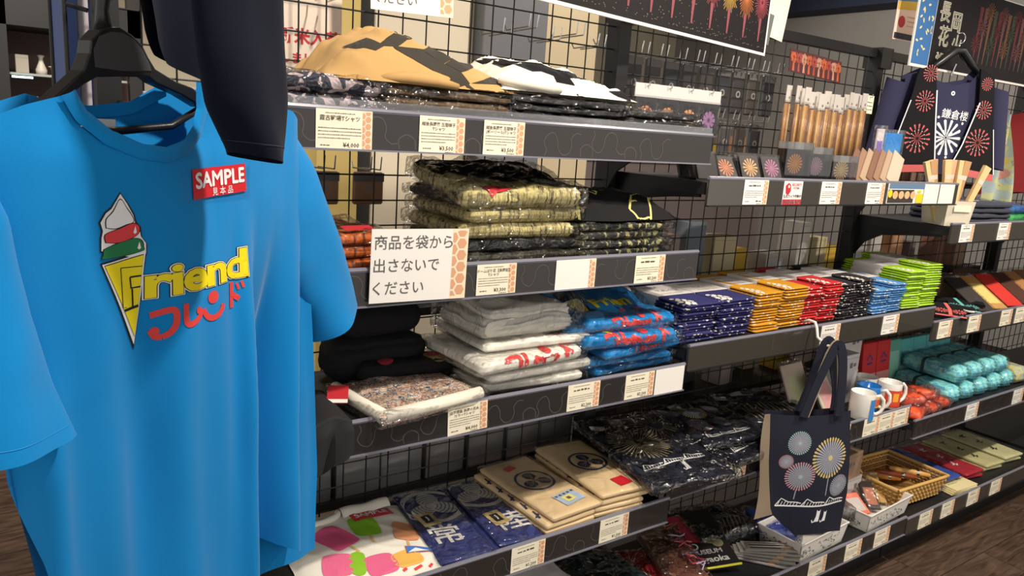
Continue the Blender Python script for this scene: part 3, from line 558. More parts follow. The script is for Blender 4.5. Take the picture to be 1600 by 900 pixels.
t = thing('t_shirt', 'crumpled tan T-shirt with charcoal stripes on the top shelf', 't-shirt', (-.73, .165, 1.537), 0)
me = crumple('folded_shirt', .41, .26, .1, [(0, .035), (.12, .085), (.3, .108), (.45, .106), (.7, .07), (.9, .035), (1, .02)], 3, .017); link('folded_shirt', me, TAN, t); bv = bvh_of(me)
PT = dict(O=(0, -.2, 0), ex=(1, 0, 0), ey=(0, 0, 1), d=(0, .86, -.5), bvh=bv, maxlen=.008, off=.0012)
def stripe(parent, nm, m, pts, P): lay(nm, poly(pts), m, parent, **P)
FT2 = dict(O=(0, 0, .15), ex=(1, 0, 0), ey=(0, 1, 0), d=(0, 0, -1), bvh=bv, maxlen=.008, off=.0012)
def tz(pts): return [((cx-900)/1200*.41, (600-cy)/465*.108) for cx, cy in pts]
FR = dict(O=(0, -.3, 0), ex=(1, 0, 0), ey=(0, 0, 1), d=(0, 1, 0), bvh=bv, maxlen=.008, off=.0014)
for pts in [[(470, 345), (575, 265), (625, 300), (760, 170), (840, 190), (905, 205), (800, 240), (725, 308), (640, 318), (590, 360), (540, 345), (500, 360)], [(690, 310), (900, 300), (1040, 225), (1120, 245), (1220, 312), (1130, 345), (1050, 360), (1000, 398), (900, 325), (905, 322), (1000, 400), (1085, 460), (1130, 540), (1040, 580), (1000, 500), (905, 465), (700, 330)], [(1085, 455), (1005, 400), (1060, 355), (1220, 312), (1290, 365)], [(1300, 365), (1400, 440), (1140, 535), (1345, 520), (1430, 580), (1480, 500), (1470, 430), (1390, 380)]]: lay('stripe', poly(tz(pts)), CHAR, t, **FR)
MB().tube([(-.12, -.115, .008), (-.06, -.128, .013), (0, -.132, .012), (.05, -.128, .006)], [.006, .011, .011, .006], 10).build('rolled_hem', TAN, t, True)
t = thing('t_shirt', 'off-white T-shirt with black block print laid on the black pile', 't-shirt', (-.385, .16, 1.545), 0)
me = crumple('folded_shirt', .4, .25, .06, [(0, .045), (.15, .07), (.35, .072), (.6, .058), (.85, .04), (1, .02)], 8, .013); link('folded_shirt', me, OFFW, t); bv = bvh_of(me)
FT2 = dict(FT2, bvh=bv)
def tw(pts): return [((cx-420)/800*.4, (640-cy)/300*.075) for cx, cy in pts]
FR = dict(FR, bvh=bv)
for pts in [[(60, 350), (300, 370), (500, 430), (640, 465), (500, 470), (400, 485), (410, 545), (320, 530), (315, 480), (260, 455), (215, 465), (150, 420)], [(600, 560), (700, 545), (710, 490), (780, 520), (770, 590), (720, 625), (650, 600)]]: lay('block_print', poly(tw(pts)), BLK, t, **FR)
for pts in [[(180, 360), (290, 365), (300, 390), (220, 390)], [(290, 395), (390, 395), (500, 425), (350, 425)]]: lay('white_block', poly(tw(pts)), mat('white_print_cloth', (228, 222, 206), .85), t, **dict(FR, off=.0024))
MB().tube([(-.19, -.1, .02), (-.13, -.128, .016), (-.08, -.128, .014), (-.05, -.12, .01)], [.006, .011, .013, .007], 10).build('sleeve_roll', OFFW, t, True)
# ---- second shelf
ORG = streak('orange_fringe', (206, 104, 34), (92, 44, 22), (150, 70, 20), (.45, .62))
pile(-.91, .15, 1.2, 3, .2, .24, .0205, ORG, 41, 'orange patterned shirts in bags', 'top bagged orange shirt left of the white notice', 'bagged orange shirt under its twin, left of the notice')
lay('red_label', rect(-.03, .03, -.012, .012), REDP, thing('red_tag', 'red paper tag lying on the orange bagged shirts', 'tag', (-.865, .06, 1.276), 5), (0, 0, 0), (1, 0, 0), (0, 1, .2), (0, 0, -1))
RICE = streak('straw_fringe', (206, 192, 130), (52, 48, 32), (230, 90, 12), (.46, .68)); RICED = streak('straw_dark', (66, 62, 40), (22, 22, 20), (200, 90, 12), (.42, .6))
z = 1.2
for i, (h, m, l) in enumerate([(.022, RICED, 'dark straw striped bagged shirt at the bottom of its pile'), (.022, BLK, 'black bagged shirt between the straw striped ones'), (.03, RICE, 'straw striped bagged shirt second from bottom of its pile'), (.03, RICE, 'straw striped bagged shirt in the middle of its pile'), (.022, BLK, 'black bagged shirt below the topmost straw striped one')]):
    bagged(l, (-.497+rs.uniform(-.008, .008), .17, z), .29, .26, h, m, 60+i, 'straw striped shirts in bags', rz=rs.uniform(-3, 3), groove=.22); z += h+.003
t, c = bagged('topmost straw striped bagged shirt with black upper half', (-.50, .165, z-.01), .30, .27, .045, RICE, 71, 'straw striped shirts in bags', rz=-3, tilt=(9, 0), amp=.012)
me = c.data; bv = bvh_of(me); FT3 = dict(O=(0, 0, .15), ex=(1, 0, 0), ey=(0, 1, 0), d=(0, 0, -1), bvh=bv, maxlen=.014, off=.0014)
lay('black_upper', poly([(-.15, -.01), (-.06, -.05), (.06, -.05), (.15, -.085), (.15, .13), (-.15, .13)]), BLK, t, **FT3); lay('red_tag', poly([(-.1, -.115), (-.05, -.10), (-.035, -.125), (-.085, -.135)]), REDP, t, **dict(FT3, off=.003))
lay('paper_label', poly([(.06, -.075), (.13, -.1), (.15, -.06), (.07, -.03)]), mat('grey_paper', (168, 164, 164), .7), t, **dict(FT3, off=.003))
FRINGE = streak('black_gold_fringe', (24, 24, 22), (176, 170, 112), (95, 24, 46), (.56, .62), det=1)
pile(-.205, .16, 1.2, 4, .27, .25, .0165, FRINGE, 80, 'black shirts with gold lines', 'black gold-lined shirt right under the unfolded one', 'black gold-lined folded shirt in the pile below', layers=2)
t = thing('t_shirt', 'black T-shirt with yellow outline shapes on the second shelf', 't-shirt', (-.195, .17, 1.28)); me = crumple('folded_shirt', .36, .27, .07, [(0, .05), (.2, .072), (.5, .068), (.8, .06), (1, .03)], 15, .008); link('folded_shirt', me, BLK, t); bv = bvh_of(me)
YEL = mat('pale_yellow_print', (222, 214, 122), .7); FT2 = dict(FT2, bvh=bv)
def loop(pts, w=.005): return stroke(pts+[pts[0]], w)
for pts in [[(-.0, -.118), (.07, -.045), (.11, -.055), (.06, -.13), (.02, -.134)], [(.12, -.04), (.15, -.07), (.14, -.1), (.165, -.09), (.175, -.05), (.14, -.03)], [(-.03, .02), (.01, .03), (.04, .0), (-.005, .0)]]: lay('outline', loop(pts), YEL, t, **FT2)
for pts in [[(-.15, -.12), (-.13, -.075), (-.125, -.07)], [(-.12, -.06), (-.09, -.05), (-.07, -.075), (-.06, -.065), (-.08, -.03), (-.11, -.03)]]: lay('outline', stroke(pts, .006), YEL, t, **FT2)
# ---- third shelf
SPECK = blotch('speckled_print', [(226, 214, 192), (186, 120, 100), (224, 212, 190), (92, 98, 128), (226, 216, 196)], 95)
t = thing('t_shirt', 'folded black T-shirt rolled high at the back of third shelf', 't-shirt', (-.735, .255, .915)); link('folded_shirt', folded_mesh('folded_shirt', .24, .13, .10, 5, 2, .012), BLK, t); link('rolled_top', folded_mesh('rolled_top', .20, .12, .075, 6, 0, .01), BLK, t, (-.0, .01, .1), (R(6), 0, R(4)))
t = thing('t_shirt', 'black T-shirt with red and green firework print behind the speckled one', 't-shirt', (-.69, .20, .915), -6); me = folded_mesh('folded_shirt', .22, .1, .055, 9, 2, .01); link('folded_shirt', me, BLK, t); bv = bvh_of(me)
for x, y, m, r in ((.07, -.02, mat('print_olive', (120, 100, 60), .8), .03), (.062, -.02, mat('print_crimson', (150, 40, 60), .8), .017), (-.05, -.025, mat('print_crimson', (150, 40, 60), .8), .018)): lay('firework_blot', ell(x, y, r, r*.8), m, t, (0, 0, .15), (1, 0, 0), (0, 1, 0), (0, 0, -1), bv, .0012 if r > .02 else .002, .01)
t, c = bagged('bagged white T-shirt with fine speckled dot print at shelf edge', (-.735, .082, .913), .25, .2, .026, SPECK, 90, None, rz=8, layers=2); 
c['label'] = 'multicoloured speckled print panel'
MB().tube([(-.118, .09, .022), (-.122, 0, .022), (-.116, -.085, .02)], .013, 10).build('white_side_border', OFFW, t, True); MB().tube([(-.116, -.088, .018), (0, -.093, .02), (.118, -.088, .02)], .0135, 10).build('white_front_border', OFFW, t, True)
t = thing('t_shirt', 'black T-shirt draped over the front corner of third shelf', 't-shirt', (-.945, .0, .925))
def drp(u, v):
    x = -.07+.115*u-.012*v*(1-u); h = max(0, v-.4)/.6; fold = .005*(1+math.sin(u*13+h*2.5)); y = .13-.147*min(1, v/.4) if v < .4 else -.017-fold*sm(0, .3, h)-.006*h
    return (x, y, .014+.006*math.sin(u*9+v*4)*(1-h) if v < .4 else .014+.006*math.sin(u*9+1.6)*(1-h)-h*(.075+.03*math.sin(u*2.6+.3)-.02*u))
MB().grid(drp, 40, 40).build('draped_cloth', mat('charcoal_black_cotton', (44, 44, 46), .85, spec=.2), t, True); MB().grid(lambda u, v: V(drp(u, v))+V((-.035, .002, -.004-.012*v)), 30, 40).build('under_layer', BLK, t, True)
pt_ = thing('red_tag', 'red and white paper tag in the bag beside the draped black shirt', 'tag', (-.885, .09, .945), -20, rot=(R(14), 0, R(-25))); bevel_box('card', .04, .06, .001, 0, REDP, pt_); lay('white_end', rect(-.02, .02, -.03, -.018), WHITEC, pt_, (0, 0, .001), (1, 0, 0), (0, 1, 0), (0, 0, -1))
KS = xf((KATA[0], KATA[1]), 1, 0, -.25, -1.207)
WHT = mat('white_cotton', (240, 236, 224), .85, spec=.2, bump=.08, bscale=500)
def fronted(obj_t, c, sh, m, nm='katakana', z=.0, sc_=1): lay(nm, xf(sh, sc_, 0, 0, 0), m, obj_t, (.02, -.118-.15, z+.10), (1, 0, 0), (0, .55, .83), (0, .83, -.55), bvh_of(c.data), .0016, .008)
z = .913
for i, (h, l) in enumerate([(.024, 'white bagged T-shirt at the bottom of the white pile'), (.024, 'white bagged T-shirt second from bottom of the white pile'), (.03, 'white T-shirt with large red katakana on its front fold'), (.022, 'white T-shirt with part of red lettering, second from top')]):
    t, c = bagged(l, (-.44+(-.01, .008, -.03, .015)[i], .158+(-.004, -.012, -.024, .006)[i], z), .29, .24, h, WHT, 100+i, 'white shirts in a pile', rz=(-3, 2, 4, -3)[i], layers=2)
    if i == 2: fronted(t, c, KS, PRT, z=.02, sc_=1.25)
    if i == 3: lay('red_print', join(txt('ンド', .03, .03, at=(.08, -.085))), PRT, t, (0, 0, .15), (1, 0, 0), (0, 1, 0), (0, 0, -1), bvh_of(c.data), .0014, .01)
    z += h+.003
t = thing('t_shirt', 'loosely rolled white T-shirt on top of the white pile', 't-shirt', (-.445, .165, z)); link('folded_shirt', folded_mesh('folded_shirt', .26, .2, .04, 120, 3, .012, groove=.35), WHT, t); link('upper_fold', folded_mesh('upper_fold', .24, .19, .028, 121, 2, .014, groove=.3), WHT, t, (.01, .01, .036), (R(4), R(3), R(5)))
MB().grid(lambda u, v: (-.105+.06*v+.02*math.cos(2*math.pi*u), -.098+.012*v+.006*math.cos(2*math.pi*u), .024+.017*math.sin(2*math.pi*u)), 24, 6, True).build('rolled_sleeve', WHT, t, True)
link('loose_bag', folded_mesh('loose_bag', .29, .23, .085, 122, 0, .016, r=.02), BAG, t, (.005, .0, 0))
z = .913; BT = []
for i, (h, l) in enumerate([(.019, 'blue bagged T-shirt at the bottom of the blue pile'), (.019, 'blue bagged T-shirt second from bottom of the blue pile'), (.024, 'blue bagged T-shirt with small red lettering on its fold'), (.034, 'blue bagged T-shirt with large red katakana on its front fold'), (.028, 'blue bagged T-shirt second from top of the blue pile')]):
    t, c = bagged(l, (-.15+(.01, -.01, .018, -.02, -.01)[i], .16+(0, -.006, -.012, -.028, -.004)[i], z), .28, .25, h, BLUE, 130+i, 'blue shirts in a pile', rz=(4, -3, 6, -6, -3)[i], layers=2, amp=.008)
    if i in (2, 3, 4): fronted(t, c, KS, PRT, z=.016+.004*(i == 3), sc_=(.8, 1.25, 1.0)[i-2])
    if i == 3: lay('yellow_cone', poly([(-.13, -.05), (-.07, -.07), (-.05, -.125)]), PY, t, (0, 0, .15), (1, 0, 0), (0, 1, 0), (0, 0, -1), bvh_of(c.data), .0014, .01)
    z += h+.003
t, c = bagged('topmost blue bagged T-shirt with cone and yellow lettering, tipped back', (-.185, .17, z-.012), .29, .26, .03, BLUE, 140, 'blue shirts in a pile', rz=-8, tilt=(17, 0), amp=.01); bv = bvh_of(c.data)
LT = dict(O=(0, 0, .2), ex=(1, 0, 0), ey=(0, 1, 0), d=(0, 0, -1), bvh=bv, maxlen=.012)
lay('cone_line', join(poly([(-.1, -.012), (-.033, .008), (-.042, -.104)]), ell(-.072, .02, .035, .03)), PK, t, **LT, off=.0012); lay('yellow_cone', poly([(-.092, -.012), (-.042, .002), (-.046, -.09)]), PY, t, **LT, off=.0018)
lay('yellow_word', txt('Frien', .06, .03, at=(.035, -.025), rot=8, sx=1.0), PY, t, **LT, off=.0018); lay('katakana', xf(KS, .95, 6, .035, -.085), PRT, t, **LT, off=.0018); lay('paper_label', poly([(.06, .09), (.13, .02), (.145, .06), (.1, .12)]), mat('grey_paper', (168, 164, 164), .7), t, **LT, off=.003)
# ---- fourth shelf: sample tee, crest towels, beige cloths
t = thing('t_shirt', 'white sample T-shirt printed with ice lollies on the lower shelf', 't-shirt', (-.80, .168, .545), -4); me = crumple('folded_shirt', .3, .32, .03, [(0, .022), (.3, .032), (.6, .03), (1, .02)], 31, .004); link('folded_shirt', me, WHT, t); bv = bvh_of(me)
LT = dict(O=(0, 0, .2), ex=(1, 0, 0), ey=(0, 1, 0), d=(0, 0, -1), bvh=bv, maxlen=.014)
MB().tube([(-.075+.07*math.cos(a), .125+.035*math.sin(a), .028) for a in [R(180+18*i) for i in range(11)]], .0075, 8).build('neckband', WHT, t, True); MB().grid(lambda u, v: (.0+.12*u, .10+.045*v+.01*u, .024+.010*math.sin(math.pi*v)+.002*math.sin(u*9)), 14, 10).build('folded_sleeve', WHT, t, True)
def rr(x, y, w_, h_, rot, r=.012): return xf(poly(fpath([(-w_+r, -h_), (w_-r, -h_), (w_, -h_+r), (w_, h_-r), (w_-r, h_), (-w_+r, h_), (-w_, h_-r), (-w_, -h_+r)])), 1, rot, x, y)
for x, y, a, b_, rot, c_, nm in ((-.045, .02, .033, .047, 24, (232, 92, 142), 'pink_lolly'), (.03, .045, .03, .042, -2, (132, 196, 30), 'green_lolly'), (.112, -.0, .027, .042, -16, (222, 152, 108), 'orange_lolly'), (-.07, -.075, .03, .035, -14, (236, 110, 150), 'pink_bar'), (-.03, -.085, .016, .036, -14, (140, 196, 40), 'green_stripe'), (.015, -.105, .032, .03, 0, (232, 104, 146), 'rose_ball'), (.072, -.105, .034, .024, 10, (238, 186, 90), 'yellow_ball')):
    lay(nm, rr(x, y, a, b_, rot), mat(nm, c_, .8), t, **LT, off=.0014)
    if 'lolly' in nm: lay('stick', stroke([(x+b_*math.sin(R(rot))*1, y-b_*math.cos(R(rot))), (x+(b_+.03)*math.sin(R(rot)), y-(b_+.03)*math.cos(R(rot)))], .006), mat('stick_wood', (222, 184, 120), .8), t, **LT, off=.001)
lay('sample_sticker', xf(rect(-.05, .05, -.019, .019), 1, 6, .065, .092), SRED, t, **LT, off=.002); lay('sample_lettering', fat(txt('SAMPLE', .024, 0, rot=6, at=(.064, .094)), .0008), PW, t, **LT, off=.0026)
lay('brand_patch_edge', xf(poly([(-.034, -.014), (.034, -.006), (.036, .013), (-.032, .01)]), 1, -8, .112, -.083), mat('patch_rust', (190, 110, 80), .8), t, **LT, off=.0014); lay('brand_patch', xf(poly([(-.032, -.012), (.032, -.004), (.034, .011), (-.03, .008)]), 1, -8, .112, -.083), mat('patch_blue', (60, 120, 200), .8), t, **LT, off=.002); lay('patch_wave', xf(poly([(-.03, -.011), (.02, -.004), (-.01, .004)]), 1, -8, .112, -.083), PW, t, **LT, off=.0026)
lay('red_lettering', join(stroke([(.05, -.138), (.06, -.134)], .006), stroke([(.075, -.14), (.095, -.132)], .006), stroke([(.11, -.138), (.12, -.13)], .006)), PRT, t, **LT, off=.0014)
TNAVY = mat('towel_navy', (48, 58, 120), .8, vary=.05); TWH = mat('towel_white', (226, 224, 218), .8)
def shell(cx, cy, r, rot): return ([ell(cx, cy, r, r*.78, 18, rot)], [xf(stroke(arc(-r*.9, 0, r*(.45+.28*i), -48, 48, 8), .0022), 1, rot, cx, cy) for i in range(5)])
def towel(label, loc, w_, d_, rz, dx, dy, cx, cy, char, lab, seed):
    t = thing('crest_towel', label, 'towel', loc, rz, 'navy crest towels'); me = folded_mesh('folded_towel', w_, d_, .013, seed, 2, .003, nx=22, ny=36); link('folded_towel', me, TNAVY, t); bv = bvh_of(me)
    L = dict(O=(0, 0, .1), ex=(1, 0, 0), ey=(0, 1, 0), d=(0, 0, -1), bvh=bv, maxlen=.016)
    def clip(sh): return ([(max(-w_/2+.003, min(w_/2-.003, x)), max(-d_/2+.004, min(d_/2-.004, y))) for x, y in sh[0]], sh[1])
    lay('crest_ring', clip(ring(dx, dy, .066, .079, 40)), TWH, t, **L, off=.001); wh, ln = [], []
    for k in range(3): a, b_ = shell(dx+.03*math.cos(R(90+120*k)), dy+.032*math.sin(R(90+120*k)), .034, 90+120*k); wh += a; ln += b_
    lay('crest_leaves', clip(join(wh)), TWH, t, **L, off=.001); lay('crest_veins', clip(join(ln)), TNAVY, t, **L, off=.0016)
    if cx is not None: lay('brush_character', clip(txt(char, .085, .012, at=(cx, cy))), TWH, t, **L, off=.0014)
    lay('tan_label', xf(rect(-.022, .022, -.030, .030), 1, 8, *lab), mat('label_tan', (206, 180, 122), .8), t, **L, off=.002); lay('label_dark', xf(rect(-.0115, .0115, -.017, .017), 1, 8, *lab), PK, t, **L, off=.0026); lay('label_ink', xf(stroke([(0, .010), (.001, .0), (-.001, -.010)], .004), 1, 8, *lab), TWH, t, **L, off=.0032)
    link('plastic_bag', folded_mesh('plastic_bag', w_+.008, d_+.008, .017, seed+9, 0, .004, r=.004), BAG, t); return t
towel('left navy towel with white crest and large brush character', (-.592, .166, .545), .128, .32, -7.6, .005, .075, -.01, -.055, '常', (-.028, .015), 150)
towel('right navy towel with white crest, beside the beige cloth', (-.452, .158, .545), .118, .30, -5.6, 0, .095, .02, -.06, '陸', (-.01, -.04), 160)
t = thing('crest_towel', 'navy and white towel edge lying under the two crest towels', 'towel', (-.53, .12, .5445), -6, 'navy crest towels'); link('folded_towel', folded_mesh('folded_towel', .1, .2, .004, 163, 0, .001), TNAVY, t)
BEI = mat('beige_cloth', (222, 196, 152), .85, vary=.02); BNAVY = mat('beige_print_navy', (40, 46, 82), .8)
def leaf(cx, cy, r, rot): return xf(poly([(0, -r*.1)]+[(r*(.55*math.sin(R(a)))*(1+.25*abs(math.cos(R(a*1.0)))), r*(.62-.62*math.cos(R(a))*(1 if 70 < a < 290 else .75))) for a in range(20, 341, 20)]), 1, rot, cx, cy)
def beige(loc, rz, n, seed, w_=.158, d_=.305, which='left'):
    z = loc[2]
    for i in range(n):
        top = i == n-1
        t = thing('crest_cloth', (f'top beige cloth with round navy leaf crest, {which} pile' if top else f'plain-edged beige cloth, {ORD[n-1-i]} from top of the {which} pile'), 'cloth', (loc[0]+(0 if top else -.016 if which == 'left' or i < 2 else -.004), loc[1], z), rz+(0 if top else rs.uniform(-2, 2)), 'beige crest cloths'); me = folded_mesh('folded_cloth', w_, d_, .0145, seed+i, 2, .003, ny=30); link('folded_cloth', me, BEI, t); bv = bvh_of(me)
        L = dict(O=(0, 0, .1), ex=(1, 0, 0), ey=(0, 1, 0), d=(0, 0, -1), bvh=bv, maxlen=.014)
        if i == n-2: lay('margin_writing', join([join(stroke([(-w_/2+.004, -.11+.05*k), (-w_/2+.015, -.10+.05*k)], .007), stroke([(-w_/2+.008, -.118+.05*k), (-w_/2+.011, -.085+.05*k)], .005)) for k in range(5)]), BNAVY, t, **L, off=.001)
        if top:
            lay('crest_ring', ring(.005, .02, .047, .054, 40), BNAVY, t, **L, off=.001)
            for k in range(3): lay('crest_leaf', leaf(.005+.004*math.cos(R(90+120*k)), .02+.004*math.sin(R(90+120*k)), .031, 120*k), BNAVY, t, **L, off=.0012); lay('leaf_vein', join([xf(stroke([(0, .006), (x, .036)], .001), 1, 120*k, .005, .02) for x in (-.008, 0, .008)]), BEI, t, **L, off=.002)
            if which == 'left': lay('red_label', poly([(-.034, .107), (.0, .119), (.004, .097), (-.03, .085)]), SRED, t, **L, off=.002); lay('price_sticker', xf(rect(-.034, .034, -.027, .027), 1, 8, .02, -.095), mat('sticker_blue', (176, 194, 220), .7), t, **L, off=.002); lay('yellow_patch', xf(rect(-.016, .016, -.014, .012), 1, 8, .018, -.097), mat('sticker_yellow', (236, 226, 130), .7), t, **L, off=.0026); lay('sticker_ink', xf(join(rect(-.006, .006, -.006, .005), *[rect(-.028+.014*q, -.02+.014*q, .016, .023) for q in range(5)]), 1, 8, .018, -.097), mat('ink_grey', (96, 92, 90), .8), t, **L, off=.0032)
            else: lay('red_label', poly([(-.01, -.093), (.034, -.085), (.04, -.125), (-.004, -.133)]), SRED, t, **L, off=.002)
            link('plastic_bag', folded_mesh('plastic_bag', w_+.008, d_+.006, .018, seed+40, 0, .003, r=.004), film('flat_bag', base=.03, gain=.35, bump=.4), t)
        z += .0155
beige((-.312, .163, .546), 3, 3, 170); beige((-.138, .163, .546), -3, 4, 180, which='right')
# ================================================================ middle bay: stacks of folded cloth with paper bands
def petal_mat(name, c, spot_c=(206, 200, 192)):
    m = mat(name, c, .85, spec=.2); nt = m.node_tree; b = nt.nodes['Principled BSDF']; tc = nt.nodes.new('ShaderNodeTexCoord')
    mp = nt.nodes.new('ShaderNodeMapping'); mp.inputs['Scale'].default_value = (62, 90, 62); oi = nt.nodes.new('ShaderNodeObjectInfo'); ad = nt.nodes.new('ShaderNodeVectorMath'); ad.operation = 'ADD'
    cv = nt.nodes.new('ShaderNodeCombineXYZ'); sm_ = nt.nodes.new('ShaderNodeMath'); sm_.operation = 'MULTIPLY'; sm_.inputs[1].default_value = 50
    vo = nt.nodes.new('ShaderNodeTexVoronoi'); vo.inputs['Scale'].default_value = 1; lt = nt.nodes.new('ShaderNodeMath'); lt.operation = 'LESS_THAN'; lt.inputs[1].default_value = .31
    sx = nt.nodes.new('ShaderNodeSeparateXYZ'); fy = nt.nodes.new('ShaderNodeMath'); fy.operation = 'LESS_THAN'; fy.inputs[1].default_value = -.112; fx = nt.nodes.new('ShaderNodeMath'); fx.operation = 'LESS_THAN'; fx.inputs[1].default_value = -.03
    fz = nt.nodes.new('ShaderNodeMath'); fz.operation = 'LESS_THAN'; fz.inputs[1].default_value = .0058; fo = nt.nodes.new('ShaderNodeMath'); fo.operation = 'MULTIPLY'; fm_ = nt.nodes.new('ShaderNodeMath'); fm_.operation = 'MAXIMUM'; al = nt.nodes.new('ShaderNodeMath'); al.operation = 'MULTIPLY'
    mx = nt.nodes.new('ShaderNodeMixRGB'); mx.inputs[1].default_value = lin(c); mx.inputs[2].default_value = lin(spot_c); L = nt.links.new
    L(oi.outputs['Random'], sm_.inputs[0]); L(sm_.outputs[0], cv.inputs[0]); L(sm_.outputs[0], cv.inputs[1]); L(tc.outputs['Object'], mp.inputs[0]); L(mp.outputs[0], ad.inputs[0]); L(cv.outputs[0], ad.inputs[1]); L(ad.outputs[0], vo.inputs['Vector']); L(vo.outputs['Distance'], lt.inputs[0])
    L(tc.outputs['Object'], sx.inputs[0]); L(sx.outputs['Y'], fy.inputs[0]); L(sx.outputs['X'], fx.inputs[0]); L(sx.outputs['Z'], fz.inputs[0]); L(fy.outputs[0], fo.inputs[0]); L(fz.outputs[0], fo.inputs[1]); L(fo.outputs[0], fm_.inputs[0])
    fa = nt.nodes.new('ShaderNodeMath'); fa.operation = 'MULTIPLY'; f2 = nt.nodes.new('ShaderNodeMath'); f2.operation = 'LESS_THAN'; f2.inputs[1].default_value = -.06; L(sx.outputs['Y'], f2.inputs[0]); L(f2.outputs[0], fa.inputs[0]); L(fx.outputs[0], fa.inputs[1]); L(fa.outputs[0], fm_.inputs[1])
    L(lt.outputs[0], al.inputs[0]); L(fm_.outputs[0], al.inputs[1]); L(al.outputs[0], mx.inputs[0]); L(mx.outputs[0], b.inputs['Base Color']); return m
BANDM = mat('paper_band', (214, 208, 204), .75)
def cloth_stack(colname, c, cols, w_, n, h, adj):
    m = petal_mat(colname.replace(' ', '_')+'_cloth', c); me = folded_mesh('folded_cloth', w_, .255, h, hash(colname) % 50 if False else len(colname)*3, 2, .0022, nx=10, ny=18, nzs=4, groove=.25); me.materials.append(m)
    bm_ = MB(); bm_.grid(lambda u, v: (lambda p: (p[0], -.026+.112*v, p[1]))((lambda a: ((w_/2+.0012)*max(-1, min(1, 1.6*math.cos(a))), h/2+(h/2+.0011)*max(-1, min(1, 1.5*math.sin(a)))))(2*math.pi*u)), 16, 6, True); bmesh_ = bm_.mesh('paper_band', False); bmesh_.materials.append(BANDM)
    for ci, x in enumerate(cols):
        side = ('left', 'right')[ci]; z = .9585; nn = n[ci]; lean = rs.uniform(-.012, .012)
        for i in range(nn):
            top = i == nn-1; k = i/nn
            t = thing('folded_cloth_pack', (f'top {colname} cloth with white petals on the {side} {colname} stack' if top else f'{ORD[nn-1-i]} banded cloth from the top of the {side} {colname} stack'), 'cloth', (x+lean*k+rs.uniform(-.003, .003), .168+.006*math.sin(k*5+ci)+rs.uniform(-.005, .005), z), rs.uniform(-2, 2)+adj, f'{colname} cloths, {side} stack')
            link('folded_cloth', me, None, t); b_ = link('paper_band', bmesh_, None, t)
            if top:
                L = dict(O=(0, 0, h+.0012), ex=(1, 0, 0), ey=(0, 1, 0), d=(0, 0, -1)); lay('lettering', join(txt('長岡花火', w_*.11, .004, at=(-w_*.12, .06), res=1), txt('てぬぐい', w_*.16, .004, at=(w_*.08, .02), res=1), dashes(-w_*.3, w_*.3, -.01, .003)), mat('ink_soft', (120, 116, 116), .8), b_, **L, off=.0011)
                lay('petals', join([ell(-w_*.42+w_*.09*q+(w_*.04 if r_ % 2 else 0), -.06-.017*r_-.01*q, w_*.05*(1+.4*((q+r_) % 2)), .0065, 9, 60*q) for q in range(3+(0)) for r_ in range(4) if -.122 < -.06-.017*r_-.01*q]), mat('petal_white', (228, 224, 214), .85), t, (0, 0, .05), (1, 0, 0), (0, 1, 0), (0, 0, -1), bvh_of(me), .0008, .02)
            z += h+.0006
cloth_stack('navy', (52, 52, 104), (.078, .226), .14, (13, 13), .0076, 0)
cloth_stack('mustard', (206, 146, 38), (.362, .474), .108, (14, 15), .0076, 0)
cloth_stack('red', (196, 48, 50), (.575, .666), .088, (14, 15), .0076, 0)
cloth_stack('black', (46, 44, 48), (.758, .852), .09, (14, 15), .0076, 0)
cloth_stack('light blue', (84, 140, 196), (.947, 1.04), .088, (10, 12), .0076, 0)
cloth_stack('lime', (164, 206, 44), (1.165, 1.272), .104, (16, 18), .0078, -4)
# white hook and tote bag on the cloth rail
hk = thing('s_hook', 'white hook clipped on the cloth rail holding the tote', 'hook', (0, 0, 0)); MB().tube([(.522, .03, .975), (.52, .01, .985), (.517, -.012, .984), (.513, -.022, .970), (.511, -.03, .945), (.508, -.06, .930), (.506, -.088, .932), (.505, -.094, .945)], .0042, 8).build('hook', mat('white_plastic', (232, 228, 220), .4), hk, True)
TOTE = mat('tote_navy', (38, 40, 52), .9, spec=.15, bump=.2, bscale=500); TBEI = mat('tote_beige', (176, 156, 132), .9)
tt = thing('tote_bag', 'navy tote bag with firework and bridge print hung on the rail', 'tote bag', (.48, -.07, 0), -20)
def tside(off, bul):
    le = curve([(.34, -.04), (.40, -.075), (.45, -.10), (.60, -.128), (.742, -.147)]); ri = curve([(.34, .158), (.48, .156), (.6, .14), (.742, .12)])
    def f(u, v):
        zb = .352+.012*math.sin(u*3) if u > .22 else .352+(.22-u)*.35; zt = .742-.008*math.sin(math.pi*u); z = zb+(zt-zb)*v; l, r = le(z), ri(z); x = l+(r-l)*u
        return (x, off-bul*math.sin(math.pi*u)*(.4+.6*math.sin(math.pi*v))+.006*nz(x*9, z*6, 3+off*50)+.006*math.sin(x*30+z*8)*(1-v), z)
    return f
tf = MB().grid(tside(-.012, .02), 50, 60).mesh('front_panel', True); link('front_panel', tf, TOTE, tt); TB = bvh_of(tf)
MB().grid(tside(.018, -.012), 30, 40).build('back_panel', TOTE, tt, True)
MB().grid(lambda u, v: V(tside(-.012, .02)(0, v))*(1-u)+V((-.152+.024*(1-v)+.006*math.sin(v*6), .002+.016*(1-v), .40+.335*v))*u, 8, 30).build('beige_gusset', TBEI, tt, True)
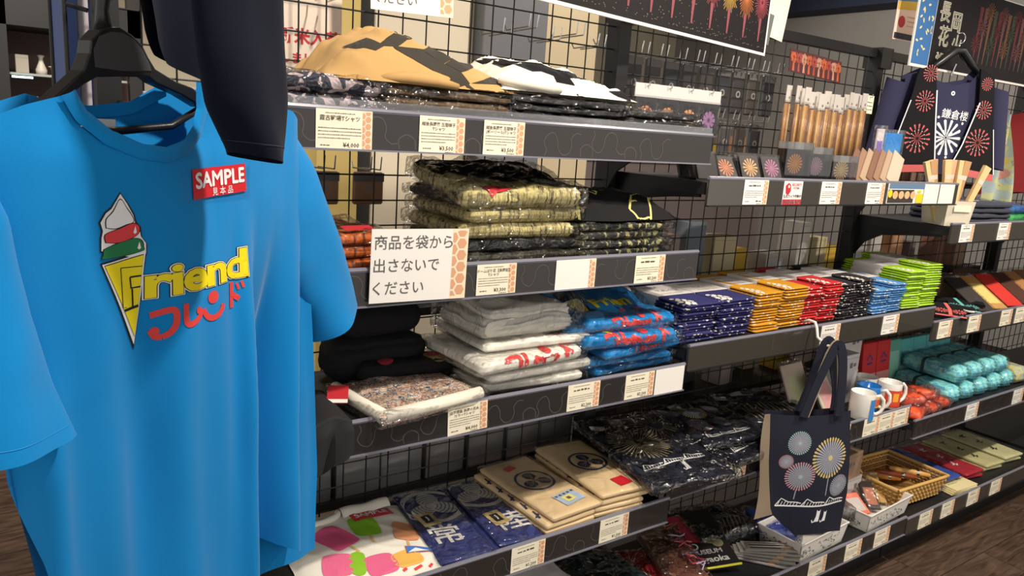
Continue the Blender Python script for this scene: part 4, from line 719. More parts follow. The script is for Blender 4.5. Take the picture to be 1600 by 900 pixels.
def strap(x0, x1, y, off, m, nm):
    f = lambda t: V((x0+(x1-x0)*t+(.061-(x0+(x1-x0)*.5))*math.sin(math.pi*t)*0, y, 0)); hx = .028; ps = [(x0, .735), (x0+.024, .82), (hx-.02, .915), (hx-.004, .945), (hx+.012, .93), (hx+.025, .88), (x1-.004, .80), (x1, .735)]; P = smooth_path(ps, 5); mb = MB(); w_ = .0135; n = len(P)
    for i in range(n-1):
        pass
    vs = []; 
    for i, (x, z) in enumerate(P): a, b_ = P[max(0, i-1)], P[min(n-1, i+1)]; dx, dz = b_[0]-a[0], b_[1]-a[1]; l = math.hypot(dx, dz); px, pz = -dz/l*w_, dx/l*w_; vs += [(x-px, y+off, z-pz), (x+px, y+off, z+pz), (x+px, y+off+.003, z+pz), (x-px, y+off+.003, z-pz)]
    mb.add(vs, [(4*i+a, 4*i+(a+1) % 4, 4*i+4+(a+1) % 4, 4*i+4+a) for i in range(n-1) for a in range(4)]); return mb.build(nm, m, tt)
strap(-.05, .066, -.03, 0, TOTE, 'front_strap'); strap(-.035, .082, .012, 0, TOTE, 'back_strap'); strap(-.042, .07, -.024, 0, TBEI, 'strap_lining')
TP = dict(O=(0, -.2, 0), ex=(1, 0, 0), ey=(0, 0, 1), d=(0, 1, 0), bvh=TB, maxlen=.02)
GREY = mat('print_silver', (158, 160, 172), .8); GOLDP = mat('print_gold', (196, 176, 120), .8); ROSE = mat('print_rose', (184, 140, 150), .8); MINT = mat('print_mint', (150, 178, 176), .8)
def chrys(parent, P, x, z, r, rim, core, o=.001, n=34):
    lay('firework_rim', burst(x, z, r*.45, r, n, .001, r*.11), rim, parent, **P, off=o); lay('firework_heart', join(burst(x, z, r*.06, r*.8, n, .0005, r*.095), ell(x, z, r*.14, n=12)), GREY, parent, **P, off=o+.0006); lay('firework_core', ell(x, z, r*.13, n=10), core, parent, **P, off=o+.0012)
for x, z, r, rim, core in ((-.046, .655, .036, MINT, MINT), (-.078, .598, .022, ROSE, ROSE), (-.03, .553, .046, ROSE, MINT), (.06, .606, .062, GOLDP, GOLDP), (.108, .515, .035, GREY, GREY)): chrys(tt, TP, x, z, r, rim, core)
lay('firework_tail', join(stroke([(-.035, .51), (-.036, .48)], .003), stroke([(.062, .55), (.062, .49)], .003)), GREY, tt, **TP)
def bridge(x0, x1, z, s=1):
    s *= .78; sh = [stroke([(x0, z), (x1, z)], .006*s)]; n = 3; wv = (x1-x0)/n
    for i in range(n):
        a = x0+wv*i; sh += [stroke([(a, z), (a+wv*.22, z+.03*s), (a+wv*.5, z+.016*s), (a+wv*.78, z+.016*s), (a+wv, z+.012*s)], .004*s)]; sh += [stroke([(a+wv*q, z), (a+wv*(q+.06), z+.018*s)], .0022*s) for q in (.1, .22, .34, .46, .58, .7, .82)]
    return join(sh)
lay('bridge', bridge(-.088, .14, .458), PW, tt, **TP)
def cat2(x, z, s): return join(poly([(x-.014*s, z-.018*s), (x+.002*s, z-.018*s), (x+.003*s, z+.004*s), (x+.004*s, z+.022*s), (x, z+.017*s), (x-.006*s, z+.017*s), (x-.009*s, z+.022*s), (x-.009*s, z)]), stroke([(x-.01*s, z-.016*s), (x-.018*s, z-.02*s), (x-.021*s, z-.012*s)], .004*s))
lay('cat', cat2(.052, .424, 1), PW, tt, **TP); lay('cat', cat2(.078, .42, .85), PW, tt, **TP)
# black firework pouches on the third shelf
FILMP = film('glossy_pouch_film', base=.07, gain=.75, rough=.13, bump=1.0, bscale=24)
def pouch(label, loc, rz, w_, d_, seed, kind, tilt=(0, 0), h=.02):
    t = thing('firework_pouch', label, 'pouch', loc, group='black firework tote packs', rot=(R(tilt[0]), R(tilt[1]), R(rz))); me = folded_mesh('folded_bag', w_, d_, h, seed, 2, .007); link('folded_bag', me, TOTE, t); bv = bvh_of(me)
    L = dict(O=(0, 0, .15), ex=(1, 0, 0), ey=(0, 1, 0), d=(0, 0, -1), bvh=bv, maxlen=.02)
    if kind == 'gold': lay('gold_firework', join(burst(-.03, .03, .015, .1, 44, .001, .0035, jit=.2), burst(.08, .10, .02, .075, 26, .001, .003, jit=.2)), mat('print_dull_gold', (150, 138, 100), .8), t, **L, off=.0012); lay('bridge', xf(bridge(-.11, .11, 0, 1), 1, 6, .0, -.095), PW, t, **L, off=.0012); lay('cat', cat2(.02, -.118, 1), PW, t, **L, off=.0012)
    if kind == 'many':
        for x, y, r, a, b_ in ((-.07, .08, .03, GREY, MINT), (.0, .06, .045, GOLDP, GOLDP), (-.04, -.02, .04, ROSE, MINT), (.05, -.02, .03, GREY, GREY), (.08, .07, .03, ROSE, ROSE)): chrys(t, L, x, y, r, a, b_)
        lay('bridge', xf(bridge(-.09, .09, 0, .9), 1, 4, .0, -.10), PW, t, **L, off=.0012)
    if kind == 'dull': lay('gold_grass', join([stroke([(-.1+.018*q, -.1), (-.08+.018*q, .0+.01*(q % 3))], .004) for q in range(11)]), mat('print_dull_gold', (150, 138, 100), .8), t, **L, off=.0012)
    lay('paper_label', xf(rect(-.022, .022, -.014, .014), 1, -18, -w_*.36, d_*.36), WHITEC, t, **L, off=.002); lay('photo_label', xf(rect(-.04, .04, -.022, .022), 1, -14, -w_*.02, d_*.41), mat('grey_paper', (168, 164, 164), .7), t, **L, off=.003); lay('photo_dark', xf(rect(.002, .036, -.018, .018), 1, -14, -w_*.02, d_*.41), mat('photo_dark', (60, 52, 50), .6), t, **L, off=.0036)
    link('plastic_bag', folded_mesh('plastic_bag', w_+.02, d_+.02, h+.004, seed+7, 0, .011, r=.006, freq=20, nx=40, ny=40), FILMP, t); return t
pouch('black firework pack at the back, partly under the others', (.16, .185, .597), -8, .27, .28, 200, 'none')
pouch('black pack with gold firework and white bridge over the shelf edge', (.055, .125, .619), -8, .28, .37, 203, 'gold', (4, 0))
pouch('black pack with five small fireworks behind the gold one', (.335, .185, .622), -6, .26, .28, 209, 'many')
pouch('lower black pack showing a white bridge beside the tote', (.36, .14, .597), 5, .27, .3, 212, 'many', h=.018)
pouch('black pack with dull gold grass print, top right of its heap', (.62, .2, .620), -10, .27, .24, 215, 'dull')
pouch('black pack with wrinkled clear bag beneath the gold grass one', (.63, .17, .597), 4, .27, .28, 218, 'none')
# boxes and mugs
def carton(label, loc, w_, d_, h, c, rz=0, group='small boxes', mark=True):
    t = thing('carton', label, 'box', loc, rz, group); m = mat('carton_%d_%d_%d' % c, c, .7); bevel_box('box', w_, d_, h, .0015, m, t, 1); MB().box(-w_/2+.001, w_/2-.001, -.0006, .0006, h, h+.0004).build('lid_seam', mat('seam_grey', (110, 106, 102), .8), t)
    MB().box(-w_/2+.002, w_/2-.002, -d_/2-.0005, -d_/2, h-.014, h-.0132).build('flap_line', mat('seam_grey', (110, 106, 102), .8), t)
    if mark: lay('label_print', join(rect(.0, .018, h-.05, h-.03), rect(.024, .04, h-.046, h-.034)), mat('ink_soft', (120, 116, 116), .8), t, (0, -d_/2, 0), (1, 0, 0), (0, 0, 1), (0, 1, 0))
    return t
carton('tall white gift box behind the mugs', (1.15, .275, .595), .12, .1, .235, (206, 200, 198), -3); carton('shorter white gift box in front of the tall one', (1.03, .205, .595), .115, .1, .18, (210, 204, 202), 2); carton('low white gift box just behind the blue mug', (1.13, .205, .595), .06, .02, .1, (202, 196, 194), -6)
carton('brown box under the mug shelf, upper one', (1.07, .2, .302), .19, .16, .1, (164, 136, 110), 4); carton('white box carrying the brown box, left one', (1.03, .19, .191), .09, .14, .11, (206, 200, 194), 0); carton('white box carrying the brown box, right one', (1.15, .2, .191), .09, .14, .11, (206, 200, 194), 0)
def mug(label, loc, rz, outer, inner, band=None):
    t = thing('mug', label, 'mug', loc, rz, 'mugs on the third shelf'); mo = mat('glaze_'+outer[0], outer[1], .2, coat=.5); mi = mat('glaze_'+inner[0], inner[1], .2, coat=.5)
    MB().lathe([(0, 0), (.036, 0), (.039, .004), (.040, .09), (.0395, .092)], 28).build('cup', mo, t, True); MB().lathe([(.0395, .092), (.037, .09), (.036, .008), (0, .006)], 28).build('inside', mi, t, True)
    MB().tube([(.038, 0, .076), (.055, 0, .082), (.068, 0, .068), (.071, 0, .046), (.064, 0, .026), (.05, 0, .016), (.038, 0, .02)], [.006]*7, 8).build('handle', mat('glaze_white', (236, 232, 224), .2, coat=.5), t, True)
    for a0, a1, z0, z1, c in band or []: MB().grid(lambda u, v: (.0406*math.cos(R(a0+(a1-a0)*u)), .0406*math.sin(R(a0+(a1-a0)*u)), z0+(z1-z0)*v), 16, 1).build('print_panel', mat('mug_%d_%d_%d' % c, c, .4), t, True)
    return t
BL = ('blue', (24, 116, 196)); WH = ('white', (236, 232, 224))
mug('mug with blue rim and yellow picture band, behind the front one', (1.05, .085, .595), -60, BL, BL, [(-120, 60, .02, .062, (232, 176, 60)), (-80, 20, .026, .05, (206, 70, 48))]); mug('white mug at the back right of the mugs', (1.135, .145, .595), -50, WH, WH, [(-120, -10, .02, .06, (226, 210, 150)), (-70, -40, .03, .05, (222, 170, 60))])
mug('white mug with blue and yellow picture at the shelf edge', (.958, .05, .595), -40, WH, WH, [(-70, -20, .0, .075, (60, 130, 200)), (-20, 40, .01, .06, (236, 190, 50))]); mug('white mug with red and orange picture, rightmost', (1.162, .07, .595), -20, WH, WH, [(-150, -60, .01, .07, (214, 70, 44)), (-110, -80, .03, .06, (240, 170, 50))])
def flatpack(label, loc, rot, w_, h_, c, c2=None, name='clear_pack', cat='pack', group=None, th=.008, bag=True):
    t = thing(name, label, cat, loc, group=group, rot=tuple(R(a) for a in rot)); bevel_box('insert', w_, th, h_, min(.002, th*.3), mat('insert_%d_%d_%d' % c, c, .6), t, 1)
    if c2: lay('picture', rr(0, h_*.45, w_*.36, h_*.3, 0, w_*.08), mat('insert_%d_%d_%d' % c2, c2, .6), t, (0, -th/2, 0), (1, 0, 0), (0, 0, 1), (0, 1, 0))
    if bag: link('plastic_bag', MB().box(-w_/2-.006, w_/2+.006, -th/2-.003, th/2+.003, 0, h_+.012).mesh('plastic_bag'), film('flat_bag', base=.03, gain=.35, bump=.4), t)
    return t
flatpack('pale pink and green gift pack leaning behind the tote straps', (.885, .10, .597), (-32, 0, 12), .12, .15, (206, 196, 172), (214, 160, 158)); flatpack('second pale gift pack leaning left of the boxes', (.80, .16, .597), (-25, 0, 4), .13, .17, (196, 176, 160), (186, 190, 150))
# ---- upper middle shelf: disc cases, acrylic stands, cards
def case(label, loc, rot, c=None):
    t = thing('disc_case', label, 'case', loc, group='clear firework disc cases', rot=tuple(R(a) for a in rot)); MB().box(-.036, .036, -.004, .004, 0, .075).build('clear_shell', film('clear_acrylic', base=.08, bump=0), t)
    MB().box(-.032, .032, -.001, .001, .004, .07).build('insert_card', mat('case_card', (70, 66, 66), .6), t)
    if c: lay('firework_picture', burst(0, .037, 0, .026, 14, .001, .006), mat('pic_%d_%d_%d' % c, c, .6), t, (0, -.001, 0), (1, 0, 0), (0, 0, 1), (0, 1, 0))
    return t
for r_, (x, c, nm, n) in enumerate(((.075, None, 'left', 5), (.155, (196, 130, 96), 'second', 4), (.245, (206, 166, 120), 'third', 5), (.335, (176, 120, 150), 'right', 5))):
    for i in range(n): case(f'front clear case with firework picture in the {nm} row' if i == 0 else f'clear case standing {ORD[i]} in the {nm} row', (x+.004*i, .06+.019*i, 1.378), (-24 if r_ != 1 else -35, 0, -8), c if i == 0 else None)
def stand(label, x, y, w_, h_, c): 
    t = thing('acrylic_stand', label, 'stand', (x, y, 1.377), -10, 'acrylic picture stands'); MB().box(-w_/2, w_/2, -.018, .018, 0, h_).build('clear_block', film('clear_acrylic', base=.08, bump=0), t); MB().box(-w_/2+.012, w_/2-.012, -.003, .003, .004, h_-.02).build('picture_card', mat('photo_night', (36, 34, 40), .6), t)
    lay('firework', burst(0, h_*.45, 0, w_*.3, 18, .001, .006), mat('pic_%d_%d_%d' % c, c, .6), t, (0, -.003, 0), (1, 0, 0), (0, 0, 1), (0, 1, 0)); MB().tube([(w_/2, -.018, 0), (w_/2, -.018, h_)], .001, 4).build('bright_edge', film('clear_acrylic', base=.08, bump=0), t)
stand('acrylic stand with an orange firework picture', .455, .09, .095, .11, (206, 136, 60)); stand('acrylic stand with a pink and green firework picture', .57, .10, .09, .10, (168, 130, 150)); stand('acrylic stand with a cream firework picture', .685, .09, .1, .08, (214, 180, 120))
for i in range(7): flatpack(ORD[i]+' brown wrapped card from the left in the fan' if i < 6 else 'white edged card lying in front of the fan', (.80+.028*i, .12-.006*i, 1.379), (-40, 38, -30), .05, .15, ((128, 92, 72), (150, 116, 92), (176, 150, 124))[i % 3] if i < 6 else (196, 180, 158), None, 'wrapped_card', 'card', 'fan of wrapped cards', .004, False)
# ---- goods hung on the grid
SILV = mat('chrome_wire', (190, 190, 190), .2, 1)
def hook_wire(parent, x, z, y0, l): MB().tube([(x, y0, z), (x, y0-l, z+.004), (x, y0-l, z+.014)], .0017, 5).build('wire_hook', SILV, parent)
for i in range(16):
    x = .635+.0262*i+rs.uniform(-.003, .003); t = thing('incense_pack', ORD[i]+' clear pack of brown sticks from the left on the grid', 'pack', (x, .27-.016*(i % 3), 1.405+rs.uniform(-.012, .012)), rs.uniform(-8, 8), 'stick packs hung on the grid')
    MB().box(-.015, .015, -.001, .001, .195, .245).build('header_card', mat('header_dull', (196, 188, 180), .5), t)
    for q in range(3): MB().tube([(-.009+.009*q, 0, .01), (-.009+.009*q, 0, .19)], .0052, 6).build('stick', mat('stick_brown_%d' % ((i*7+q) % 3), ((176, 128, 84), (138, 100, 72), (204, 164, 108))[(i*7+q) % 3], .35), t, True)
    link('plastic_bag', MB().box(-.016, .016, -.0065, .0065, 0, .2).mesh('plastic_bag'), film('flat_bag', base=.03, gain=.35, bump=.4), t); lay('code_print', rect(.0, .007, .205, .212), mat('ink_soft', (120, 116, 116), .8), t, (0, -.001, 0), (1, 0, 0), (0, 0, 1), (0, 1, 0))
for i, c in enumerate(((196, 130, 90), (200, 140, 80), (206, 150, 96), (150, 110, 150))):
    t = thing('flower_pack', ('pack with dark insert and orange bloom, number from left: ', )[0].replace(', number from left: ', '')+(' hung beside the black post', ' second from the post', ' third from the post', ' hung at the end of the row')[i], 'pack', (.015+.082*i, .25, 1.49), -6, 'white headed packs on the grid'); MB().box(-.038, .038, -.0015, .0015, .085, .12).build('header_card', mat('header_grey', (200, 196, 192), .7), t); MB().box(-.034, .034, -.002, .002, 0, .085).build('insert_card', mat('photo_night', (36, 34, 40), .6), t)
    lay('bloom', burst(0, .04, 0, .024, 9, .004, .012), mat('pic_%d_%d_%d' % c, c, .6), t, (0, -.002, 0), (1, 0, 0), (0, 0, 1), (0, 1, 0)); link('plastic_bag', MB().box(-.038, .038, -.005, .005, -.005, .09).mesh('plastic_bag'), film('flat_bag', base=.03, gain=.35, bump=.4), t); hook_wire(t, 0, .11, .09, .1)
t = thing('photo_card', 'small fireworks photograph leaning above the stick packs', 'photo', (.80, .30, 1.695), 0, rot=(R(-6), R(3), 0)); MB().box(-.14, .14, -.001, .001, 0, .07).build('card', mat('photo_dark_red', (70, 30, 32), .6), t)
for i in range(10): lay('firework', join(burst(-.12+.027*i, .046, 0, .02, 16, .002, .005, jit=.3), stroke([(-.12+.027*i, .004), (-.12+.027*i, .04)], [.012, .006])), mat('pic_or%d' % (i % 3), ((176, 84, 46), (150, 62, 56), (180, 126, 104))[i % 3], .6), t, (0, -.001, 0), (1, 0, 0), (0, 0, 1), (0, 1, 0))
t = thing('hang_card', 'small cream card hung right of the stick packs', 'card', (1.08, .27, 1.60), 5); MB().box(-.03, .03, -.001, .001, 0, .06).build('card', CARD, t); hook_wire(t, 0, .05, .07, .08); lay('lettering', join(*[dashes(-.024, .024, .012+.012*q, .003) for q in range(3)]), INK, t, (0, -.001, 0), (1, 0, 0), (0, 0, 1), (0, 1, 0))
flatpack('bright blue pack hung beside the corner post', (1.14, .2, 1.39), (0, 0, -20), .075, .15, (30, 136, 214), (60, 150, 220)); flatpack('thin white pack with a violet label beside the stick packs', (1.06, .2, 1.39), (0, 0, -20), .03, .16, (222, 214, 214), (140, 120, 190))
# ================================================================ bottom shelf, middle bay
Z5 = .190
def soft(label, name, cat, loc, rz, w_, d_, h, m, seed, group=None, bag=None, tilt=(0, 0), amp=.006, layers=2):
    t = thing(name, label, cat, loc, group=group, rot=(R(tilt[0]), R(tilt[1]), R(rz))); me = folded_mesh('folded_cloth', w_, d_, h, seed, layers, amp); link('folded_cloth', me, m, t)
    if bag: link('plastic_bag', folded_mesh('plastic_bag', w_+.014, d_+.014, h+.004, seed+5, 0, amp*1.6, r=h*.3, freq=18), bag, t)
    return t, me
def LL(me, ml=.016): return dict(O=(0, 0, .15), ex=(1, 0, 0), ey=(0, 1, 0), d=(0, 0, -1), bvh=bvh_of(me), maxlen=ml)
t, me = soft('red bagged cloth bundle at the bottom edge of the picture', 'cloth_bundle', 'bag', (.06, .13, Z5), -12, .22, .26, .04, mat('crimson_cloth', (176, 36, 44), .7), 300, None, FILMP); lay('paper_label', xf(rect(-.03, .03, -.012, .012), 1, 50, -.08, .0), WHITEC, t, **LL(me), off=.003); lay('label_edge', xf(rect(-.03, .03, .012, .018), 1, 50, -.08, .0), PK, t, **LL(me), off=.003)
t, me = soft('dark teal bagged cloth under the beige cloth shelf', 'cloth_bundle', 'bag', (-.06, .20, .204), 8, .26, .22, .045, mat('dark_teal_cloth', (22, 62, 70), .7), 304, None, FILMP)
t, me = soft('brown bagged bundle tied with pink ribbons', 'cloth_bundle', 'bag', (.205, .135, Z5+.03), -24, .13, .28, .045, mat('brown_cloth', (116, 72, 54), .8), 308, None, FILMP); rb = random.Random(4)
for i in range(9): MB().tube([(.04+rb.uniform(-.03, .03), .13-.028*i+rb.uniform(-.02, .02), .05+.01*rb.random()) for _ in range(6)], .0022, 5).build('ribbon', mat(('ribbon_pink', 'ribbon_rose', 'ribbon_lilac')[i % 3], ((206, 110, 116), (176, 60, 84), (176, 160, 190))[i % 3], .5), t, True)
t = thing('white_bag', 'white shopping pouch with a pink price below the beige cloths', 'bag', (-.30, .13, .204), 6); link('pouch', folded_mesh('pouch', .2, .22, .15, 312, 0, .012), mat('white_pouch', (214, 208, 206), .6), t); lay('price_print', txt('1,100', .028, .02, at=(.03, .12)), mat('price_pink', (214, 96, 108), .7), t, (0, -.3, 0), (1, 0, 0), (0, 0, 1), (0, 1, 0), bvh_of(t.children[0].data) if t.children else None, .0014, .02); MB().tube([(.08, -.09, .14), (.09, -.1, .07), (.1, -.1, .0)], .006, 8).build('pink_piping', mat('price_pink', (214, 96, 108), .7), t, True)
t = thing('magazine', 'black magazine with yellow piping and white lettering, slanting', 'magazine', (.375, .185, Z5+.035), rot=(R(10), R(-8), R(-26))); bevel_box('pages', .17, .26, .012, .002, mat('magazine_black', (36, 34, 36), .4), t, 1); F2 = dict(O=(0, 0, .012), ex=(1, 0, 0), ey=(0, 1, 0), d=(0, 0, -1))
MB().tube([(-.085, .13, .013), (-.085, 0, .014), (-.083, -.13, .013), (.085, -.13, .013)], .0038, 8).build('yellow_piping', mat('piping_yellow', (222, 214, 60), .5), t, True); lay('red_cover_band', poly([(-.07, .11), (-.02, .12), (.0, -.02), (-.055, -.01)]), mat('cover_crimson', (168, 48, 66), .6), t, **F2)
lay('cover_lettering', join(txt('CO', .04, .02, at=(-.045, -.035)), fat(txt('MUSEUM', .026, 0, at=(.0, -.062)), .0007), txt('Nagaoka', .034, .02, at=(.0, -.098))), mat('cover_white', (206, 204, 202), .6), t, **F2, off=.001); lay('cover_blooms', join(ell(.03, .0, .022, .03), ell(.05, -.03, .018)), mat('cover_olive', (128, 122, 90), .7), t, **F2)
t, me = soft('dark navy bundle with red label and gold grass, behind the magazine', 'cloth_bundle', 'bag', (.50, .235, Z5), -10, .24, .19, .06, mat('bundle_navy', (28, 30, 44), .8), 316, None, FILMP); lay('red_label', xf(rect(-.016, .016, -.012, .012), 1, 10, -.05, .05), SRED, t, **LL(me), off=.003); lay('gold_grass', join([stroke([(-.06+.016*q, -.085), (-.02+.016*q, -.01)], .003) for q in range(9)]), mat('print_dull_gold', (150, 138, 100), .8), t, **LL(me), off=.0014)
for i in range(5):
    t = thing('pen_pack', ('topmost', 'second', 'third', 'fourth', 'lowest')[4-i]+' silver pen pack piled in front of the tote', 'pack', (.51+.012*i, .055-.004*i, Z5+.001+.009*i), rot=(0, 0, R(-52+5*i))); bevel_box('sleeve', .2, .05, .007, .001, mat('pack_silver', (150, 146, 140), .35), t, 1); MB().box(-.08, .02, -.016, .016, .0071, .0075).build('dark_window', mat('photo_dark', (60, 52, 50), .6), t); MB().box(.03, .05, -.025, .025, .0071, .0076).build('orange_band', mat('band_peach', (216, 170, 130), .6), t)
    for q in (-.008, .006): MB().tube([(-.09, q, .009), (.09, q, .009)], .0028, 6).build('pen', mat('pen_grey', (170, 166, 158), .3, .4), t, True)
def basket(label, loc, rz, w_, d_, h, m, holes=True):
    t = thing('plastic_basket', label, 'basket', loc, rz, 'white plastic baskets'); mb = MB(); k = .9
    def wall(a, b, nm):
        A, B = V(a), V(b); n = (B-A).normalized().cross(V((0, 0, 1))); mb = MB(); A2, B2 = A/ k, B/ k
        mb.add([A, B, V((B2.x, B2.y, h)), V((A2.x, A2.y, h)), A-n*.003, B-n*.003, V((B2.x, B2.y, h))-n*.003, V((A2.x, A2.y, h))-n*.003], [(0, 1, 2, 3), (4, 7, 6, 5), (0, 4, 5, 1), (1, 5, 6, 2), (2, 6, 7, 3), (3, 7, 4, 0)]); o = mb.build(nm, m, t)
        if holes:
            rh = random.Random(int(abs(a[0]*1000)+abs(b[1]*700)+w_*1000)); L = (B-A).length; e = (B-A).normalized(); sh = []
            for q in range(46): u, v = rh.uniform(.06, .94)*L, rh.uniform(.18, .75)*h; sh.append(stroke([(u, v), (u+rh.uniform(-.006, .008), v+rh.uniform(-.004, .005)), (u+rh.uniform(-.008, .008), v+rh.uniform(-.006, .006))], .0022))
            up = (V((A2.x-A.x, A2.y-A.y, h))).normalized(); tag(lay('cut_pattern', join(sh), mat('cut_dark', (70, 68, 66), .8), o, A, e, up, -n, None, .0008), None, kind='stuff')
    hw, hd = w_/2*k, d_/2*k; wall((-hw, -hd, 0), (hw, -hd, 0), 'front_wall'); wall((hw, -hd, 0), (hw, hd, 0), 'right_wall'); wall((hw, hd, 0), (-hw, hd, 0), 'back_wall'); wall((-hw, hd, 0), (-hw, -hd, 0), 'left_wall'); MB().box(-hw, hw, -hd, hd, 0, .003).build('bottom', m, t)
    MB().tube([(-w_/2, -d_/2, h), (w_/2, -d_/2, h), (w_/2, d_/2, h), (-w_/2, d_/2, h), (-w_/2, -d_/2, h)], .003, 6).build('rim', m, t); return t
WP = mat('white_plastic', (232, 228, 220), .4)
basket('pierced white basket in front of the tote bag', (.735, .055, Z5), 3, .28, .16, .07, WP); basket('pierced white basket full of small packets', (1.13, .085, Z5), 3, .30, .22, .07, WP)
def wicker(label, loc, rz, w_, d_, h):
    t = thing('wicker_basket', label, 'basket', loc, rz); ms = [mat('wicker_light', (206, 164, 92), .7), mat('wicker_dark', (168, 122, 62), .7)]
    def per(u, f): 
        P = [(-1, -1), (1, -1), (1, 1), (-1, 1)]; s = (u % 1)*4; i = int(s); a, b = P[i], P[(i+1) % 4]; r = s-i; return V(((a[0]+(b[0]-a[0])*r)*w_/2*f, (a[1]+(b[1]-a[1])*r)*d_/2*f, 0))
    n = 56; MB().box(-w_*.44, w_*.44, -d_*.44, d_*.44, 0, .004).build('bottom', ms[1], t)
    for k in range(8):                            # woven strands, each over and under
        z = .006+(h-.012)*k/7; f = .88+.12*k/7; pts = []
        for i in range(n*2+1): p = per(i/(n*2), f); q = p.normalized()*(.0035*(1 if (i+k) % 2 else -1)); pts.append((p.x+q.x, p.y+q.y, z))
        MB().tube(pts, .0048, 5, False).build('strand', ms[k % 2], t, True)
    MB().tube([per(i/40, 1.01)+V((0, 0, h)) for i in range(41)], .0065, 6, False).build('rim', ms[0], t, True)
wicker('wicker basket holding pens and brown packets beside the baskets', (1.415, .13, Z5), -4, .32, .25, .08)
for i, (x, y, w_, h_, c, c2, rx, rz) in enumerate([(1.04, .14, .07, .12, (206, 66, 44), (226, 120, 70), -55, -20), (1.08, .12, .07, .12, (190, 50, 40), (222, 96, 66), -55, -24), (1.12, .10, .07, .11, (60, 50, 48), (120, 90, 70), -55, -30), (1.19, .10, .05, .14, (206, 156, 84), (226, 186, 110), -60, -36), (1.225, .06, .045, .13, (216, 176, 112), None, -66, -40), (1.07, .04, .08, .09, (226, 120, 96), (200, 190, 186), -62, -14), (1.15, .04, .05, .12, (46, 36, 34), (176, 110, 80), -60, -34)]):
    flatpack(('orange red packet at the back of', 'dark red packet in', 'black packet in the middle of', 'tan packet at right of', 'second tan packet at right corner of', 'coral packet at the front of', 'black and copper packet in front of')[i]+' the packet basket', (x, y, Z5+.02), (rx, 0, rz), w_, h_, c, c2, 'small_packet', 'packet', 'packets in the white basket', .007)
for i, (x, y, c, l) in enumerate([(1.38, .16, (196, 130, 64), 'brown wooden pen lying in the wicker basket'), (1.42, .13, (140, 70, 36), 'dark brown pen case in the wicker basket'), (1.47, .10, (212, 160, 84), 'light wooden pen in the wicker basket')]):
    t = thing('wooden_pen', l, 'pen', (x, y, Z5+.04+.012*i), rot=(0, R(4), R(-38-4*i))); MB().lathe([(0, 0), (.008, .004), (.011, .03), (.012, .1), (.009, .15), (0, .155)], 12).build('barrel', mat('pen_%d_%d_%d' % c, c, .4), t, True, rot=(0, R(90), 0), loc=(-.07, 0, .01)); MB().lathe([(.0125, .1), (.0128, .11)], 12).build('ring', SILV, t, True, rot=(0, R(90), 0), loc=(-.07, 0, .01))
for i, (x, l) in enumerate([(.64, 'clear film pack with blue edge right behind the tote'), (.90, 'crumpled clear film pack over the white basket'), (.80, 'clear cellophane packet in the front basket')]): soft(l, 'film_pack', 'pack', (x+.05, .12+.03*(i == 0), Z5+(.0, .03, .02)[i]), -30, .14, .16, .05, (mat('film_blue', (60, 80, 170), .5), mat('film_grey', (120, 116, 112), .4), mat('film_pale', (150, 146, 140), .4))[i], 320+i, None, FILMP)
# bottom right: folded cloths, booklets
for i, (c, x, w_, l, gl) in enumerate([((44, 74, 158), 1.665, .15, 'royal blue bagged cloth with white brush marks', TWH), ((168, 30, 48), 1.88, .14, 'crimson bagged cloth with white brush marks', TWH), ((196, 190, 140), 2.06, .14, 'pale green cloth with black brush marks, nearer one', PK), ((206, 204, 156), 2.24, .15, 'pale yellow green cloth with black writing, farther one', PK)]):
    for k in range(2):
        t, me = soft(l if k else l.split(' with')[0]+' lying under its twin', 'brush_cloth', 'cloth', (x+.01*k, .165, .18+.014*k+(.02*k if i == 0 else 0)), -8+4*k, w_, .29, .013, mat('brush_%d_%d_%d' % c, c, .8), 340+i*3+k, 'folded brush print cloths', film('flat_bag', base=.03, gain=.35, bump=.4) if k else None, amp=.003)
        if k: lay('brush_marks', join(*[xf(join(stroke([(-.018, .008), (.0, .0), (.018, .012)], .006), stroke([(.0, .014), (-.004, -.014)], .006), stroke([(-.014, -.008), (.012, -.012)], .004)), 1, 20*q, -.01+.012*(q % 2), .08-.07*q) for q in range(3)]), gl, t, **LL(me), off=.0012)
for k in range(4):
    t = thing('booklet', ('lowest', 'second', 'third', 'topmost')[k]+' cream booklet in front of the blue cloth', 'booklet', (1.69+.004*k, .02, .18+.006*k), -10+2*k, 'cream booklets'); bevel_box('pages', .15, .1, .005, .0008, mat('booklet_cream', (226, 212, 160), .7), t, 1)
    if k == 3: lay('stamp', rect(.02, .055, .005, .03), mat('stamp_dark', (84, 80, 66), .7), t, (0, 0, .005), (1, 0, 0), (0, 1, 0), (0, 0, -1)); lay('lettering', join(*[dashes(-.06, .0, .02-.014*q, .003) for q in range(3)]), INK, t, (0, 0, .005), (1, 0, 0), (0, 1, 0), (0, 0, -1))
